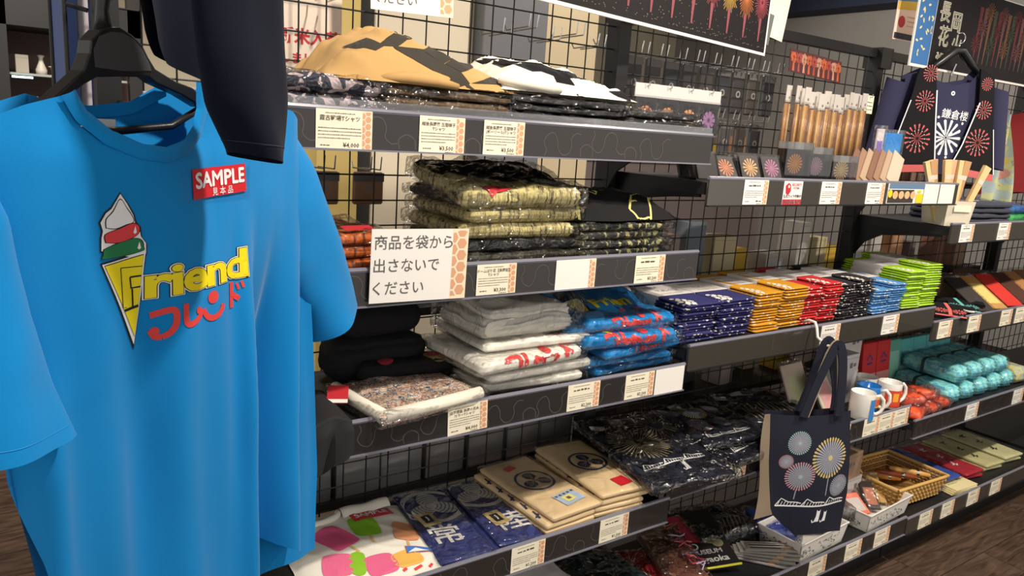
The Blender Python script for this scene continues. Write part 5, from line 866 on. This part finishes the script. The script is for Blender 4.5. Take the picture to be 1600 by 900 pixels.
# ================================================================ right bay, third shelf: sweets and teal towels
ORP = mat('sweet_orange', (240, 92, 48), .45); SWF = film('sweet_film', base=.08, gain=.7, rough=.1, bump=1, bscale=40)
for i, (x, y, z, l) in enumerate([(1.30, .05, 0, 'front left'), (1.30, .13, 0, 'back left'), (1.40, .06, 0, 'front middle'), (1.41, .15, 0, 'back middle'), (1.50, .07, 0, 'front right'), (1.33, .09, .036, 'upper left'), (1.44, .1, .036, 'upper middle'), (1.50, .15, .01, 'back right')]): soft(f'glossy orange bagged sweets, {l} of the heap', 'sweet_bag', 'bag', (x, y, .542+z), rs.uniform(-30, 30), .1, .085, .034, ORP, 360+i, 'orange sweet bags', SWF, amp=.011, layers=0)
TEALM = blotch('teal_print', [(116, 206, 210), (146, 222, 218), (100, 186, 212), (190, 226, 200)], 34)
def roll(label, loc, l, r, rz):
    t = thing('towel_roll', label, 'towel', loc, rz, 'teal towel rolls'); link('towel', folded_mesh('towel', r*2.4, l, r*1.6, int(loc[0]*97) % 40, 3, .005, nx=14, ny=22, groove=.3), TEALM, t)
    MB().grid(lambda u, v: ((r*1.2+.002)*max(-1, min(1, 1.25*math.cos(2*math.pi*u))), .02+(v-.5)*.014, r*.8+(r*.8+.003)*max(-1, min(1, 1.25*math.sin(2*math.pi*u)))), 24, 1, True).build('dark_cord', mat('cord_dark', (44, 64, 78), .7), t, True); link('plastic_bag', folded_mesh('plastic_bag', r*2.4+.004, l+.012, r*1.6+.004, int(loc[0]*91) % 40, 0, .005, nx=12, ny=16), film('flat_bag', base=.03, gain=.35, bump=.4), t)
    return t
nm_ = ['first', 'second', 'third', 'fourth', 'fifth', 'sixth']
for i in range(5): roll(f'{nm_[i]} teal towel roll from the left in the lower row', (1.61+.115*i, .155, .542), .25, .044, -6)
for i in range(4): roll(f'{nm_[i]} teal towel roll from the left in the upper row', (1.67+.115*i, .165, .615), .25, .040, -6)
for i in range(4): t = flatpack(f'{nm_[i]} upright teal boxed towel at the back of the right shelf', (1.70+.105*i, .30, .543), (-6, 0, 0), .1, .18, (86, 176, 176), (120, 190, 200), 'towel_box', 'box', 'upright teal boxes', .03, False); lay('pale_foot', rect(-.05, .05, .002, .07), mat('teal_pale', (176, 210, 206), .7), t, (0, -.0155, 0), (1, 0, 0), (0, 0, 1), (0, 1, 0))
flatpack('upright dark green boxed towel left of the teal ones', (1.585, .29, .543), (-6, 0, 0), .09, .19, (96, 168, 150), (140, 200, 180), 'towel_box', 'box', 'upright teal boxes', .03, False)
for i in range(2): t = flatpack(('left', 'right')[i]+' upright red boxed sweets behind the orange bags', (1.39+.1*i, .285, .543), (-5, 0, 0), .095, .2, (206, 42, 44), None, 'sweet_box', 'box', 'red sweet boxes', .03, False); lay('blue_mark', join(stroke([(-.02, .13), (0, .15), (.02, .13)], .008), stroke([(-.018, .115), (.018, .118)], .008)), mat('mark_blue', (60, 60, 120), .7), t, (0, -.0155, 0), (1, 0, 0), (0, 0, 1), (0, 1, 0)); lay('pink_foot', rect(-.047, .047, .002, .075), mat('box_pink', (226, 150, 146), .7), t, (0, -.0155, 0), (1, 0, 0), (0, 0, 1), (0, 1, 0))
soft('pastel blanket folded at the far end of the teal shelf', 'blanket', 'blanket', (2.2, .16, .542), -6, .14, .26, .07, blotch('pastel_mix', [(150, 160, 160), (206, 200, 130), (170, 180, 176), (120, 150, 160)], 22), 380)
# right bay, second shelf: happi pouches and envelopes
def minihappi(label, loc, rz, tilt, c):
    t = thing('happi_pouch', label, 'pouch', loc, group='happi shaped pouches', rot=(R(tilt), 0, R(rz))); MB().prism([(-.05, 0), (.05, 0), (.045, .11), (.085, .10), (.085, .14), (.03, .15), (-.03, .15), (-.085, .14), (-.085, .10), (-.045, .11)], 0, .01, 'z').build('jacket', BLK, t); F3 = dict(O=(0, 0, .01), ex=(1, 0, 0), ey=(0, 1, 0), d=(0, 0, -1))
    lay('collar_band', join(stroke([(-.012, .15), (0, .08), (0, .002)], .012), rect(-.05, .05, 0, .014)), mat('happi_%d_%d_%d' % c, c, .7), t, **F3); lay('firework', join(burst(-.028, .06, .006, .024, 12, .002, .005), burst(.03, .06, .006, .024, 12, .002, .005)), mat('happi_%d_%d_%d' % c, c, .7), t, **F3, off=.001)
    return t
minihappi('happi shaped pouch with coral collar at the shelf edge', (1.40, .02, .905), -60, 8, (236, 110, 104)); minihappi('happi shaped pouch with teal collar beside the coral one', (1.56, .04, .905), -52, 8, (110, 196, 190))
MB().lathe([(.0, 0)]+[(.02+.004*math.cos(a), .004*math.sin(a)) for a in [R(36*i) for i in range(11)]], 20).build('cord_ring', mat('white_plastic', (232, 228, 220), .4), tag(thing('cord_loop', 'white looped cord lying on the rail beside the teal pouch', 'cord', (1.53, .02, .925)), None), True)
for i, (x, c, c2, l) in enumerate([(1.70, (62, 56, 54), None, 'black slim envelope pack'), (1.81, (206, 156, 88), (228, 210, 130), 'tan envelope pack with a pale oval'), (1.95, (222, 60, 50), None, 'bright red envelope pack'), (2.08, (92, 58, 44), None, 'dark wooden slat pack'), (2.18, (196, 142, 90), None, 'light wooden slat pack'), (2.30, (150, 110, 76), None, 'brown wrapped pack')]): flatpack(l+' leaning on the right shelf', (x, .03, .906), (-62, 0, -16), .09, .2, c, c2, 'envelope_pack', 'envelope', 'leaning envelope packs', .006)
for i in range(5): carton(f'{nm_[i]} brown paper parcel from the left behind the envelopes', (1.62+.14*i, .26, .905), .13, .1, .08+.02*(i % 2), (92, 70, 54), 5*i-8, 'brown parcels', False)
# right bay, upper shelf: fan cup and dark shirts
t = thing('fan_cup', 'off-white square cup packed with paper fans', 'cup', (1.30, .055, 1.245), -20); mw = mat('cup_offwhite', (222, 212, 190), .6); mb = MB()
for a in range(4): 
    mb2 = MB(); ca, sa = math.cos(R(90*a)), math.sin(R(90*a)); f = lambda x, y, z: (x*ca-y*sa, x*sa+y*ca, z); mb2.add([f(-.05, -.05, 0), f(.05, -.05, 0), f(.058, -.058, .085), f(-.058, -.058, .085), f(-.047, -.047, 0), f(.047, -.047, 0), f(.055, -.055, .085), f(-.055, -.055, .085)], [(0, 1, 2, 3), (4, 7, 6, 5), (3, 2, 6, 7), (0, 4, 5, 1), (0, 3, 7, 4), (1, 5, 6, 2)]); mb2.build('side', mw, t)
MB().box(-.05, .05, -.05, .05, 0, .003).build('bottom', mw, t); lay('label', rect(-.03, .04, .05, .072), CARD, t, (0, -.056, 0), (1, 0, 0), (0, 0, 1), (0, 1, 0), off=.004)
for i in range(11):
    a = i-5; t = thing('paper_fan', f'{["pale", "tan", "pinkish"][i % 3]} folded fan in the cup, number {i+1} from the left' if False else ('leftmost', 'second', 'third', 'fourth', 'fifth', 'middle', 'seventh', 'eighth', 'ninth', 'tenth', 'rightmost')[i]+f' {["cream", "tan", "peach"][i % 3]} folded fan standing in the cup', 'fan', (1.30+.0085*a, .055-.004*a+.01*(i % 3-1), 1.25), group='folded fans', rot=(R(-3+3*(i % 2)), R(3.6*a+(8 if i > 8 else 0)), R(-20))); c = ((226, 196, 140), (196, 150, 104), (222, 178, 144))[i % 3]
    MB().prism([(-.007, 0), (.007, 0), (.014, .215), (-.014, .215)], -.006, .006).build('ribs', mat('fan_%d_%d_%d' % c, c, .7), t); MB().prism([(-.0105, .15), (.0105, .15), (.0112, .165), (-.0112, .165)], -.0066, .0066).build('paper_band', mat('fan_band', (224, 206, 190), .6), t)
for k in range(4):
    t, me = soft(('lowest', 'second', 'third', 'top')[k]+' dark navy folded shirt beside the fan cup', 'folded_shirt', 't-shirt', (1.60, .15, 1.244+.019*k), -6, .26, .24, .0185, mat('shirt_slate', (54, 56, 68), .85), 400+k, 'dark shirts right')
    if k == 3: lay('white_print', join(*[stroke([(-.1+.03*q, -.05+.01*(q % 2)), (-.085+.03*q, -.02), (-.075+.03*q, -.04)], .007) for q in range(5)]), PW, t, **LL(me), off=.0012)
soft('green bagged shirt beside the dark shirt pile', 'folded_shirt', 't-shirt', (1.84, .15, 1.244), 4, .2, .22, .03, mat('shirt_green', (60, 176, 90), .8), 410, None, BAG); soft('blue bagged shirt on top of the green one', 'folded_shirt', 't-shirt', (1.86, .16, 1.278), -4, .2, .22, .03, mat('shirt_blue', (50, 110, 180), .8), 412, None, BAG)
# ================================================================ hanging happi T-shirt
hp = thing('t_shirt', 'navy T-shirt under a black happi vest with coral fireworks', 't-shirt', (1.425, .2, 0), -25); NV2 = mat('happi_navy', (52, 52, 78), .85, spec=.2); CORAL = mat('happi_coral', (204, 100, 98), .8)
def hbody(u, v):
    tz = curve([(-.16, 1.745), (-.08, 1.775), (-.05, 1.735), (.02, 1.722), (.09, 1.74), (.115, 1.775), (.19, 1.745)]); x0 = -.16+.35*u; z = tz(x0)+(1.41-tz(x0))*v; x = x0+(.012 if u > .5 else -.012)*v*abs(2*u-1); return (x, -.022*math.sin(math.pi*u)+.006*nz(x*12, z*6, 1)*(.3+v), z)
hm = MB().grid(hbody, 44, 34).mesh('front_panel', True); link('front_panel', hm, NV2, hp); HB = bvh_of(hm); MB().grid(lambda u, v: V(hbody(u, v))*1+V((0, .02+.03*math.sin(math.pi*u), .012*math.sin(math.pi*u))), 24, 20).build('back_panel', NV2, hp, True)
for s_, a in (('sleeve', -1), ('sleeve', 1)):
    cx = -.17 if a < 0 else .2; MB().grid(lambda u, v: (cx+a*(.02+.045*v)+.038*math.cos(2*math.pi*u)*(1.1-.1*v), .0+.022*math.sin(2*math.pi*u), 1.735-.02*abs(math.cos(math.pi*u))-.28*v), 20, 14, True).build('sleeve', NV2, hp, True)
P4 = dict(O=(0, -.15, 0), ex=(1, 0, 0), ey=(0, 0, 1), d=(0, 1, 0), bvh=HB, maxlen=.02)
lay('white_lettering', txt('鎌倉楼', .036, .006, at=(.045, 1.622), sx=1.05, rot=-4), PW, hp, **P4, off=.0015); lay('firework_print', join(burst(.02, 1.54, .012, .065, 14, .003, .011), burst(.02, 1.54, .004, .03, 9, .002, .006), *[ell(.02+.08*math.cos(R(40*q)), 1.545+.075*math.sin(R(40*q)), .005, n=8) for q in range(9)]), PW, hp, **P4, off=.0015); lay('neck_badge', ring(.02, 1.695, .003, .008, 16), PW, hp, **P4, off=.0015)
for a in (-1, 1):
    pts = [(-.135, 1.765), (-.075, 1.785), (-.055, 1.70), (-.04, 1.60), (-.012, 1.432), (-.20, 1.432), (-.165, 1.58)] if a < 0 else [(.105, 1.785), (.165, 1.765), (.20, 1.58), (.235, 1.415), (.05, 1.43), (.085, 1.52), (.125, 1.65)]
    v_ = MB().prism(pts, -.034, -.026).build('vest_panel', BLK, hp); F4 = dict(O=(0, -.034, 0), ex=(1, 0, 0), ey=(0, 0, 1), d=(0, 1, 0))
    lay('hem_band', poly([(-.198, 1.405), (-.01, 1.418), (-.014, 1.442), (-.20, 1.432)]) if a < 0 else poly([(.05, 1.418), (.237, 1.395), (.234, 1.42), (.052, 1.442)]), CORAL, v_, **F4, off=.0012); lay('white_trim', join(stroke([(-.055, 1.70), (-.04, 1.60), (-.012, 1.44)], .005), stroke([(-.205, 1.43), (-.17, 1.58), (-.15, 1.66)], .004)) if a < 0 else join(stroke([(.125, 1.67), (.085, 1.52), (.052, 1.44)], .005), stroke([(.236, 1.42), (.2, 1.58)], .003)), PW, v_, **F4, off=.0014)
    for x, z, r in ((-.09, 1.755, .03), (-.095, 1.66, .038), (-.10, 1.53, .052)) if a < 0 else ((.14, 1.735, .024), (.145, 1.645, .034), (.145, 1.53, .05)): lay('coral_firework', join(burst(x, z, r*.62, r, 16, .002, r*.14), burst(x, z, r*.12, r*.5, 12, .001, r*.07)), CORAL, v_, **F4, off=.0012); lay('white_sparks', join(*[ell(x+r*.56*math.cos(R(30*q)), z+r*.56*math.sin(R(30*q)), r*.04, n=6) for q in range(12)]), PW, v_, **F4, off=.0012)
hh = thing('coat_hanger', 'black hanger carrying the happi T-shirt', 'hanger', (1.45, .2, 0), -25); MB().tube([(-.13, .0, 1.74), (-.05, 0, 1.80), (.0, 0, 1.845), (.03, 0, 1.845), (.08, 0, 1.80), (.16, 0, 1.74)], [.006, .014, .017, .017, .014, .006], 8).build('arms', HM, hh, True); MB().tube([(.015, 0, 1.84), (.015, 0, 1.87)]+[(.015+.018*math.sin(t_), 0, 1.888-.018*math.cos(t_)) for t_ in [i*.4 for i in range(11)]], .0025, 7).build('hook', SILV, hh, True); MB().tube([(.015, 0, 1.80), (.01, .01, 1.76)], .004, 6).build('tag_pin', SILV, hh)
# ================================================================ posters
NIGHT = mat('poster_night', (22, 18, 20), .5)
t = thing('poster', 'fireworks night poster along the top of the shelves', 'poster', (.03, .212, 1.737), 11.7); MB().box(-.54, .54, -.003, .003, 0, .36).build('sheet', WHITEC, t); F5 = dict(O=(0, -.003, 0), ex=(1, 0, 0), ey=(0, 0, 1), d=(0, 1, 0)); lay('night_picture', rect(-.535, .53, .008, .36), NIGHT, t, **F5); rp2 = random.Random(9)
for i in range(9):
    x = -.28+.095*i; lay('firework_glow', join(burst(x, .145, .0, .052, 40, .0012, .002, sy=1.25, jit=.3)), mat(('fw_gold', 'fw_orange', 'fw_rose')[i % 3], ((196, 156, 70), (190, 110, 56), (160, 70, 80))[i % 3], .6), t, **F5, off=.001); lay('firework_stem', poly([(x-.004, .035), (x+.003, .035), (x+.008, .10), (x-.008, .10)]), mat('fw_pink', (140, 72, 80), .6), t, **F5, off=.0014)
tag(lay('city_lights', join([ell(rp2.uniform(-.52, .52), .02+.07*rp2.random()**2, .0018, .0009, 6) for _ in range(200)]), mat('city_warm', (150, 130, 104), .6), t, **F5, off=.001), None, kind='stuff')
t = thing('poster', 'Nagaoka fireworks poster with blue side strip above the happi', 'poster', (1.25, .25, 1.775), -1); MB().box(0, .93, -.003, .003, 0, .30).build('sheet', WHITEC, t); lay('blue_strip', rect(.006, .115, .01, .296), mat('poster_blue', (60, 112, 170), .6), t, **F5); tag(lay('confetti', join([ell(.02+.085*rp2.random(), .04+.24*rp2.random(), .004, .009, 8, 40*i) for i in range(26)]), mat('confetti_cream', (226, 214, 150), .6), t, **F5, off=.001), None, kind='stuff')
lay('night_picture', rect(.118, .92, .008, .296), NIGHT, t, **F5); lay('pale_lettering', fat(join(txt('長', .075, 0, at=(.175, .20)), txt('岡', .075, 0, at=(.26, .175)), txt('花', .075, 0, at=(.19, .12)), txt('火', .075, 0, at=(.285, .10)), txt('みに', .028, 0, at=(.185, .05))), .002), mat('letter_pale', (222, 216, 196), .6), t, **F5, off=.0016)
for i in range(14): x = .42+.037*i; lay('firework_column', join(stroke([(x, .05), (x+.006, .25)], [.004, .026]), burst(x, .12+.06*(i % 3), 0, .035, 14, .002, .004)), mat(('fc_red', 'fc_rose', 'fc_orange', 'fc_green')[i % 4], ((104, 40, 44), (112, 66, 66), (116, 76, 50), (66, 66, 50))[i % 4], .7), t, **F5, off=.001)
t = thing('poster', 'small festival flyer with landscape and red seal at top right', 'poster', (1.32, .32, 1.868), -4); MB().box(-.068, .068, -.001, .001, 0, .19).build('sheet', mat('flyer_peach', (232, 206, 190), .7), t); F6 = dict(F5, O=(0, -.001, 0)); lay('dark_foot', rect(-.064, .064, .004, .024), mat('flyer_navy', (40, 44, 62), .7), t, **F6); lay('red_seal', ell(-.032, .062, .02, n=20), REDP, t, **F6); lay('lettering', join(*[dashes(.0, .06, .05+.015*q, .003) for q in range(3)]), mat('seal_text', (190, 120, 110), .7), t, **F6)
lay('yellow_field', poly([(-.066, .10), (.066, .11), (.066, .14), (-.066, .128)]), mat('field_yellow', (206, 170, 60), .7), t, **F6); lay('blue_hills', poly([(-.066, .128), (.066, .14), (.066, .162), (0, .15), (-.066, .165)]), mat('hill_blue', (70, 120, 170), .7), t, **F6); lay('green_badge', ell(-.02, .182, .014, .007), mat('badge_green', (60, 130, 70), .7), t, **F6)
t = thing('notice', 'cream sheet with a grey clip above the middle bay', 'sign', (.59, .34, 1.80), -3, rot=(0, R(8), 0)); MB().box(-.05, .07, -.001, .001, 0, .14).build('sheet', CARD, t); MB().box(-.03, -.005, -.012, .004, -.03, .06).build('clip', mat('clip_grey', (120, 124, 120), .4, .3), t)
t = thing('notice', 'cream rice notice with red brush lettering behind the grid', 'sign', (-.80, .50, 1.575), 0); MB().box(-.075, .075, -.001, .001, 0, .16).build('sheet', mat('sheet_pale', (222, 206, 190), .8), t); lay('red_lettering', join(txt('新米入荷', .036, .03, at=(0, .068)), txt('しました', .026, .03, at=(-.015, .02))), mat('brush_red', (186, 44, 52), .7), t, **F6, off=.001)
# ================================================================ behind the grid: rear side of the shelving
for b, x0, x1, zs in ((B1, -W, 0, (1.02, .545, .30, 1.50)), (B2, 0, W, (.98, .62, 1.42)), (B3, W, 2*W, (.98, .62, 1.36))):
    for z in zs:
        if z in (1.50,): continue
        MB().box(x0+.05, x1-.03, .39, .72, z-.02, z).build('rear_deck', DECK, b)
def bin_(label, loc, w_, d_, h, c):
    t = thing('clear_bin', label, 'bin', loc, 0, 'clear bins behind the grid'); mb = MB(); mb.box(-w_/2, w_/2, -d_/2, -d_/2+.003, 0, h).box(-w_/2, -w_/2+.003, -d_/2, d_/2, 0, h).box(w_/2-.003, w_/2, -d_/2, d_/2, 0, h).box(-w_/2, w_/2, d_/2-.003, d_/2, 0, h).box(-w_/2, w_/2, -d_/2, d_/2, 0, .003).build('tub', film('frosted_tub', (.85, .85, .85), .4, .3, .4, .1), t); MB().tube([(-w_/2, -d_/2, h), (w_/2, -d_/2, h), (w_/2, d_/2, h), (-w_/2, d_/2, h), (-w_/2, -d_/2, h)], .003, 5).build('rim', mat('tub_rim', (150, 150, 150), .4), t)
    link('contents', folded_mesh('contents', w_*.85, d_*.8, h*.55, int(loc[0]*50)+70, 0, .01, nx=12, ny=10, nzs=5), mat('tub_fill_%d_%d_%d' % c, c, .6), t, (0, 0, .005))
for i, (x, c) in enumerate([(-.98, (120, 116, 110)), (-.83, (112, 110, 108)), (-.70, (96, 92, 92)), (-.58, (126, 122, 116)), (-.45, (150, 110, 90)), (-.32, (110, 90, 84)), (-.19, (96, 96, 98)), (-.07, (120, 112, 104))]): bin_(f'{["first", "second", "third", "fourth", "fifth", "sixth", "seventh", "eighth"][i]} clear bin from the left seen through the lower grid', (x, .485, .546), .116, .17, .13, c)
rb2 = random.Random(31)
PAL = [(196, 190, 184), (150, 120, 100), (206, 190, 150), (110, 96, 92), (176, 160, 150), (226, 218, 206), (90, 80, 84), (214, 176, 60), (140, 100, 84), (120, 130, 140), (200, 150, 110), (60, 56, 58)]
k = 0
for x0, z, n, dx in ((-1.1, 1.02, 9, .125), (.08, .98, 9, .125), (1.3, .98, 8, .14), (.1, .62, 9, .125), (1.3, .62, 8, .14), (1.3, 1.36, 7, .15)):
    for i in range(n):
        c = PAL[(i*5+k) % len(PAL)]; h = rb2.uniform(.09, .22); carton(ORD[i]+' box from the left, '+['pale', 'brown', 'cream', 'dusky', 'taupe', 'white', 'dark', 'yellow', 'russet', 'slate', 'peach', 'black'][(i*5+k) % 12]+', seen through the grid behind '+['the white notice', 'the cloth stacks', 'the brown parcels', 'the firework packs', 'the teal towels', 'the happi T-shirt'][k], (x0+dx*i, .50+rb2.uniform(-.04, .08), z), rb2.uniform(.07, .11), .08, h, c, rb2.uniform(-14, 14), 'goods on the rear decks', False)
    k += 1
# dark goods on chrome prongs, hung on the rear of the grid
def prong(label, x, z, c, pk, w_=.06, h_=.13, y=.40):
    t = thing('hook_pack', label, 'pack', (x, y, z), 0, 'packs on rear prongs'); MB().tube([(-.012, -.045, .03), (-.012, -.04, .0), (-.012, .06, -.003), (-.012, .07, .01)], .0018, 5).build('prong', SILV, t); MB().tube([(.012, -.045, .03), (.012, -.04, .0), (.012, .06, -.003)], .0018, 5).build('prong', SILV, t)
    if pk:
        bevel_box('pouch', w_, .012, h_, .004, mat('hookpack_%d_%d_%d' % c, c, .45), t, 1, loc=(0, .0, -h_-.008)); lay('round_mark', ring(0, -h_*.6, .006, .011, 14), mat('mark_grey', (130, 126, 120), .6), t, (0, -.006, 0), (1, 0, 0), (0, 0, 1), (0, 1, 0)); lay('top_flap', rect(-w_/2, w_/2, -.03, -.01), mat('flap_grey', (96, 92, 90), .5), t, (0, -.0062, 0), (1, 0, 0), (0, 0, 1), (0, 1, 0))
ordn = ['first', 'second', 'third', 'fourth', 'fifth', 'sixth', 'seventh', 'eighth', 'ninth', 'tenth']
for i in range(9): prong(f'{ordn[i]} dark packet from the post in the upper rear row', .10+.075*i, 1.70, ((50, 46, 46), (62, 56, 52), (44, 44, 48))[i % 3], True)
for i in range(9): prong(f'{ordn[i]} grey packet from the post in the lower rear row', .10+.075*i, 1.545, ((70, 66, 66), (84, 76, 72), (60, 60, 64))[i % 3], True, .055, .12, .43)
for i in range(6): prong(f'{ordn[i]} empty chrome prong from left above the white T-shirt', -.36+.075*i, 1.70+.02*(i % 2), (0, 0, 0), False)
for i in range(4): prong(f'{ordn[i]} tan leather packet from left above the orange shirts', -1.02+.11*i, 1.36, (150, 112, 80), True, .075, .075, .41)
prong('lone chrome prong beside the rice notice', -.79, 1.72, (0, 0, 0), False)
# tall panels and cabinets of the shop behind
def panel(label, name, cat, x0, x1, y0, y1, z0, z1, c, rough=.8):
    t = thing(name, label, cat, ((x0+x1)/2, (y0+y1)/2, z0)); w_, d_, h = x1-x0, y1-y0, z1-z0; m = mat('panel_%d_%d_%d' % c, c, rough); bevel_box('board', w_, d_, h, .004, m, t, 1); bevel_box('plinth', w_*.96, d_*.96, .06, 0, STEEL, t, 0, loc=(0, -.004, 0)); MB().box(-w_/2-.005, w_/2+.005, -d_/2-.006, d_/2+.006, h, h+.02).build('cap', m, t); return t
panel('ochre display column behind the rice notice', 'display_column', 'column', -.22, -.03, 2.0, 2.2, 0, 2.3, (206, 180, 110)); panel('black louvred column behind the tan T-shirt', 'display_column', 'column', -.02, .05, 2.05, 2.2, 0, 2.3, (44, 42, 40)); panel('pale cream cabinet side behind the white notice', 'display_column', 'column', .06, .55, 2.05, 2.3, 0, 2.35, (226, 212, 186)); panel('grey partition board behind the chrome prongs', 'partition', 'partition', .60, .98, 2.0, 2.1, 0, 2.4, (112, 112, 114)); panel('cream wood partition behind the black post', 'partition', 'partition', 1.0, 1.40, 2.1, 2.2, 0, 2.4, (216, 196, 160)); panel('long grey counter behind the middle bay', 'counter', 'counter', 1.6, 3.4, 2.4, 2.9, 0, 1.3, (126, 112, 108))
for i in range(8): carton(f'{ordn[i]} parcel from left on the long grey counter', (1.75+.2*i, 2.55, 1.32), .14, .16, .12+.07*(i % 3), PAL[(i*3+1) % 12], 0, 'parcels on the counter', False)
# glass cabinet at far left
cb = thing('display_cabinet', 'dark framed glass cabinet with lit shelf at far left', 'cabinet', (-1.19, 3.0, 0)); CF = mat('cabinet_frame', (26, 25, 27), .5)
for nm, bx in (('post', (-.72, -.11, -.2, -.14, 0, 2.0)), ('post', (.36, .42, -.2, -.14, 0, 2.0)), ('top_beam', (-.72, .42, -.2, .25, 1.76, 1.88)), ('base', (-.72, .42, -.2, .25, 0, .5)), ('back_board', (-.72, .42, .22, .25, .5, 1.76)), ('glass_shelf', (-.11, .36, -.12, .22, 1.555, 1.565)), ('lower_shelf', (-.11, .36, -.12, .22, 1.325, 1.335)), ('lower_shelf', (-.11, .36, -.12, .22, 1.10, 1.11))): MB().box(*bx).build(nm, mat('cabinet_inside', (104, 84, 80), .8) if nm == 'back_board' else mat('shelf_glass', (170, 176, 172), .2) if 'shelf' in nm else CF, cb)
for z in (1.548, 1.318): MB().box(-.10, -.02, -.125, -.118, z-.006, z+.003).build('shelf_lamp', mat('lamp_cool', (190, 246, 246), .5, emit=2.2), cb)
def pot(label, x, z, prof, c, y=-.02): t = thing('ornament', label, 'ornament', (-1.19+x, 3.0+y, z), 0, 'ornaments in the cabinet'); MB().lathe(prof, 16).build('body', mat('orn_%d_%d_%d' % c, c, .4), t, True); MB().lathe([(0, prof[-1][1]), (prof[-1][0]+.003, prof[-1][1]), (prof[-1][0]+.003, prof[-1][1]+.005), (0, prof[-1][1]+.008)], 14).build('cap', mat('orn_cap', (206, 200, 188), .4), t, True)
pot('white bottle vase on the glass shelf', .02, 1.566, [(0, 0), (.022, 0), (.024, .02), (.012, .05), (.008, .07), (.012, .08)], (214, 208, 194)); pot('small white round figure on the glass shelf', .15, 1.566, [(0, 0), (.026, 0), (.028, .02), (.018, .03), (.02, .045), (.012, .058)], (226, 218, 206)); pot('red lacquer bowl on the glass shelf', .085, 1.566, [(0, 0), (.02, 0), (.034, .03), (.034, .035)], (120, 44, 40))
carton('grey book-like box at left on the glass shelf', (-1.245, 2.97, 1.566), .05, .05, .08, (176, 168, 156), 0, 'cabinet boxes', False)
for i in range(7): carton(f'{ordn[i]} trinket box from left inside the cabinet lower shelves', (-1.27+.055*i, 2.97, 1.336 if i % 2 else 1.111), .05, .05, .10+.03*(i % 3), [(150, 96, 80), (120, 110, 140), (176, 150, 140), (96, 70, 60), (150, 160, 150), (190, 120, 96), (110, 84, 90)][i], 0, 'cabinet boxes', False)
# upright boards at the end of the shelving
for i, (x, y, w_, c, l) in enumerate([(-1.275, .56, .018, (66, 92, 150), 'narrow blue board'), (-1.255, .58, .02, (186, 180, 186), 'mottled white board'), (-1.235, .60, .014, (44, 60, 120), 'navy board'), (-1.215, .58, .03, (206, 176, 142), 'tan wooden board')]):
    t = thing('upright_board', l+' standing behind the end post', 'board', (x, y, 0), 2); bevel_box('board', w_, .22, 1.95-.05*i, .002, mat('board_%d_%d_%d' % c, c, .6), t, 1); bevel_box('foot', w_+.004, .23, .03, 0, STEEL, t, 0)
t = thing('wire_rack', 'black wire rack frame standing left of the end post', 'rack', (-1.29, .36, 0)); MB().tube([(0, 0, 0), (0, 0, 2.1)], .004, 6).build('upright', STEEL, t); MB().tube([(0, 0, 1.635), (.036, -.005, 1.627)], .004, 6).build('cross_wire', STEEL, t); MB().tube([(0, .3, 0), (0, .3, 2.1)], .004, 6).build('upright', STEEL, t); MB().tube([(0, 0, .01), (0, .3, .01)], .004, 6).build('cross_wire', STEEL, t)
# right edge: pastel scarf, red garments
t = thing('scarf', 'pastel dotted scarf hanging at the right edge', 'scarf', (1.98, .22, 0), -20); sf = MB().grid(lambda u, v: ((-.05+.13*u)*(.5+.6*v)+.02*v, .02*math.sin(u*9+v*3), 1.66-.34*v-.05*abs(u-.4)), 26, 30).mesh('cloth', True); link('cloth', sf, blotch('scarf_pastel', [(150, 160, 150), (196, 196, 140), (170, 184, 180), (150, 170, 186)], 16), t)
for x, z, c in ((.0, 1.60, (206, 196, 110)), (.0, 1.53, (206, 150, 150)), (.04, 1.47, (206, 184, 100)), (.05, 1.42, (196, 140, 130)), (-.01, 1.46, (110, 160, 170))): lay('dot', ell(x, z, .022, .022, 16), mat('dot_%d_%d_%d' % c, c, .8), t, (0, -.1, 0), (1, 0, 0), (0, 0, 1), (0, 1, 0), bvh_of(sf), .0012, .02)
for i, (x, c, l) in enumerate([(2.22, (150, 36, 36), 'dark red jacket hanging at the right edge'), (2.32, (60, 60, 84), 'slate jacket hanging behind the scarf'), (2.42, (180, 50, 40), 'orange red jacket at the picture border')]):
    t = thing('jacket', l, 'jacket', (x, .2, 0), -60); MB().grid(lambda u, v: (.17*math.cos(2*math.pi*u)*(.6+.4*v), .035*math.sin(2*math.pi*u)+.01*math.sin(u*20)*v, 1.66+.03*(1-abs(math.cos(2*math.pi*u)))-.34*v), 30, 16, True).build('body', mat('jacket_%d_%d_%d' % c, c, .8), t, True); MB().tube([(-.08, 0, 1.66), (0, 0, 1.71), (.08, 0, 1.66)], .006, 6).build('hanger', HM, t, True); MB().tube([(0, 0, 1.71), (0, 0, 1.76)], .003, 6).build('hanger_hook', SILV, t)
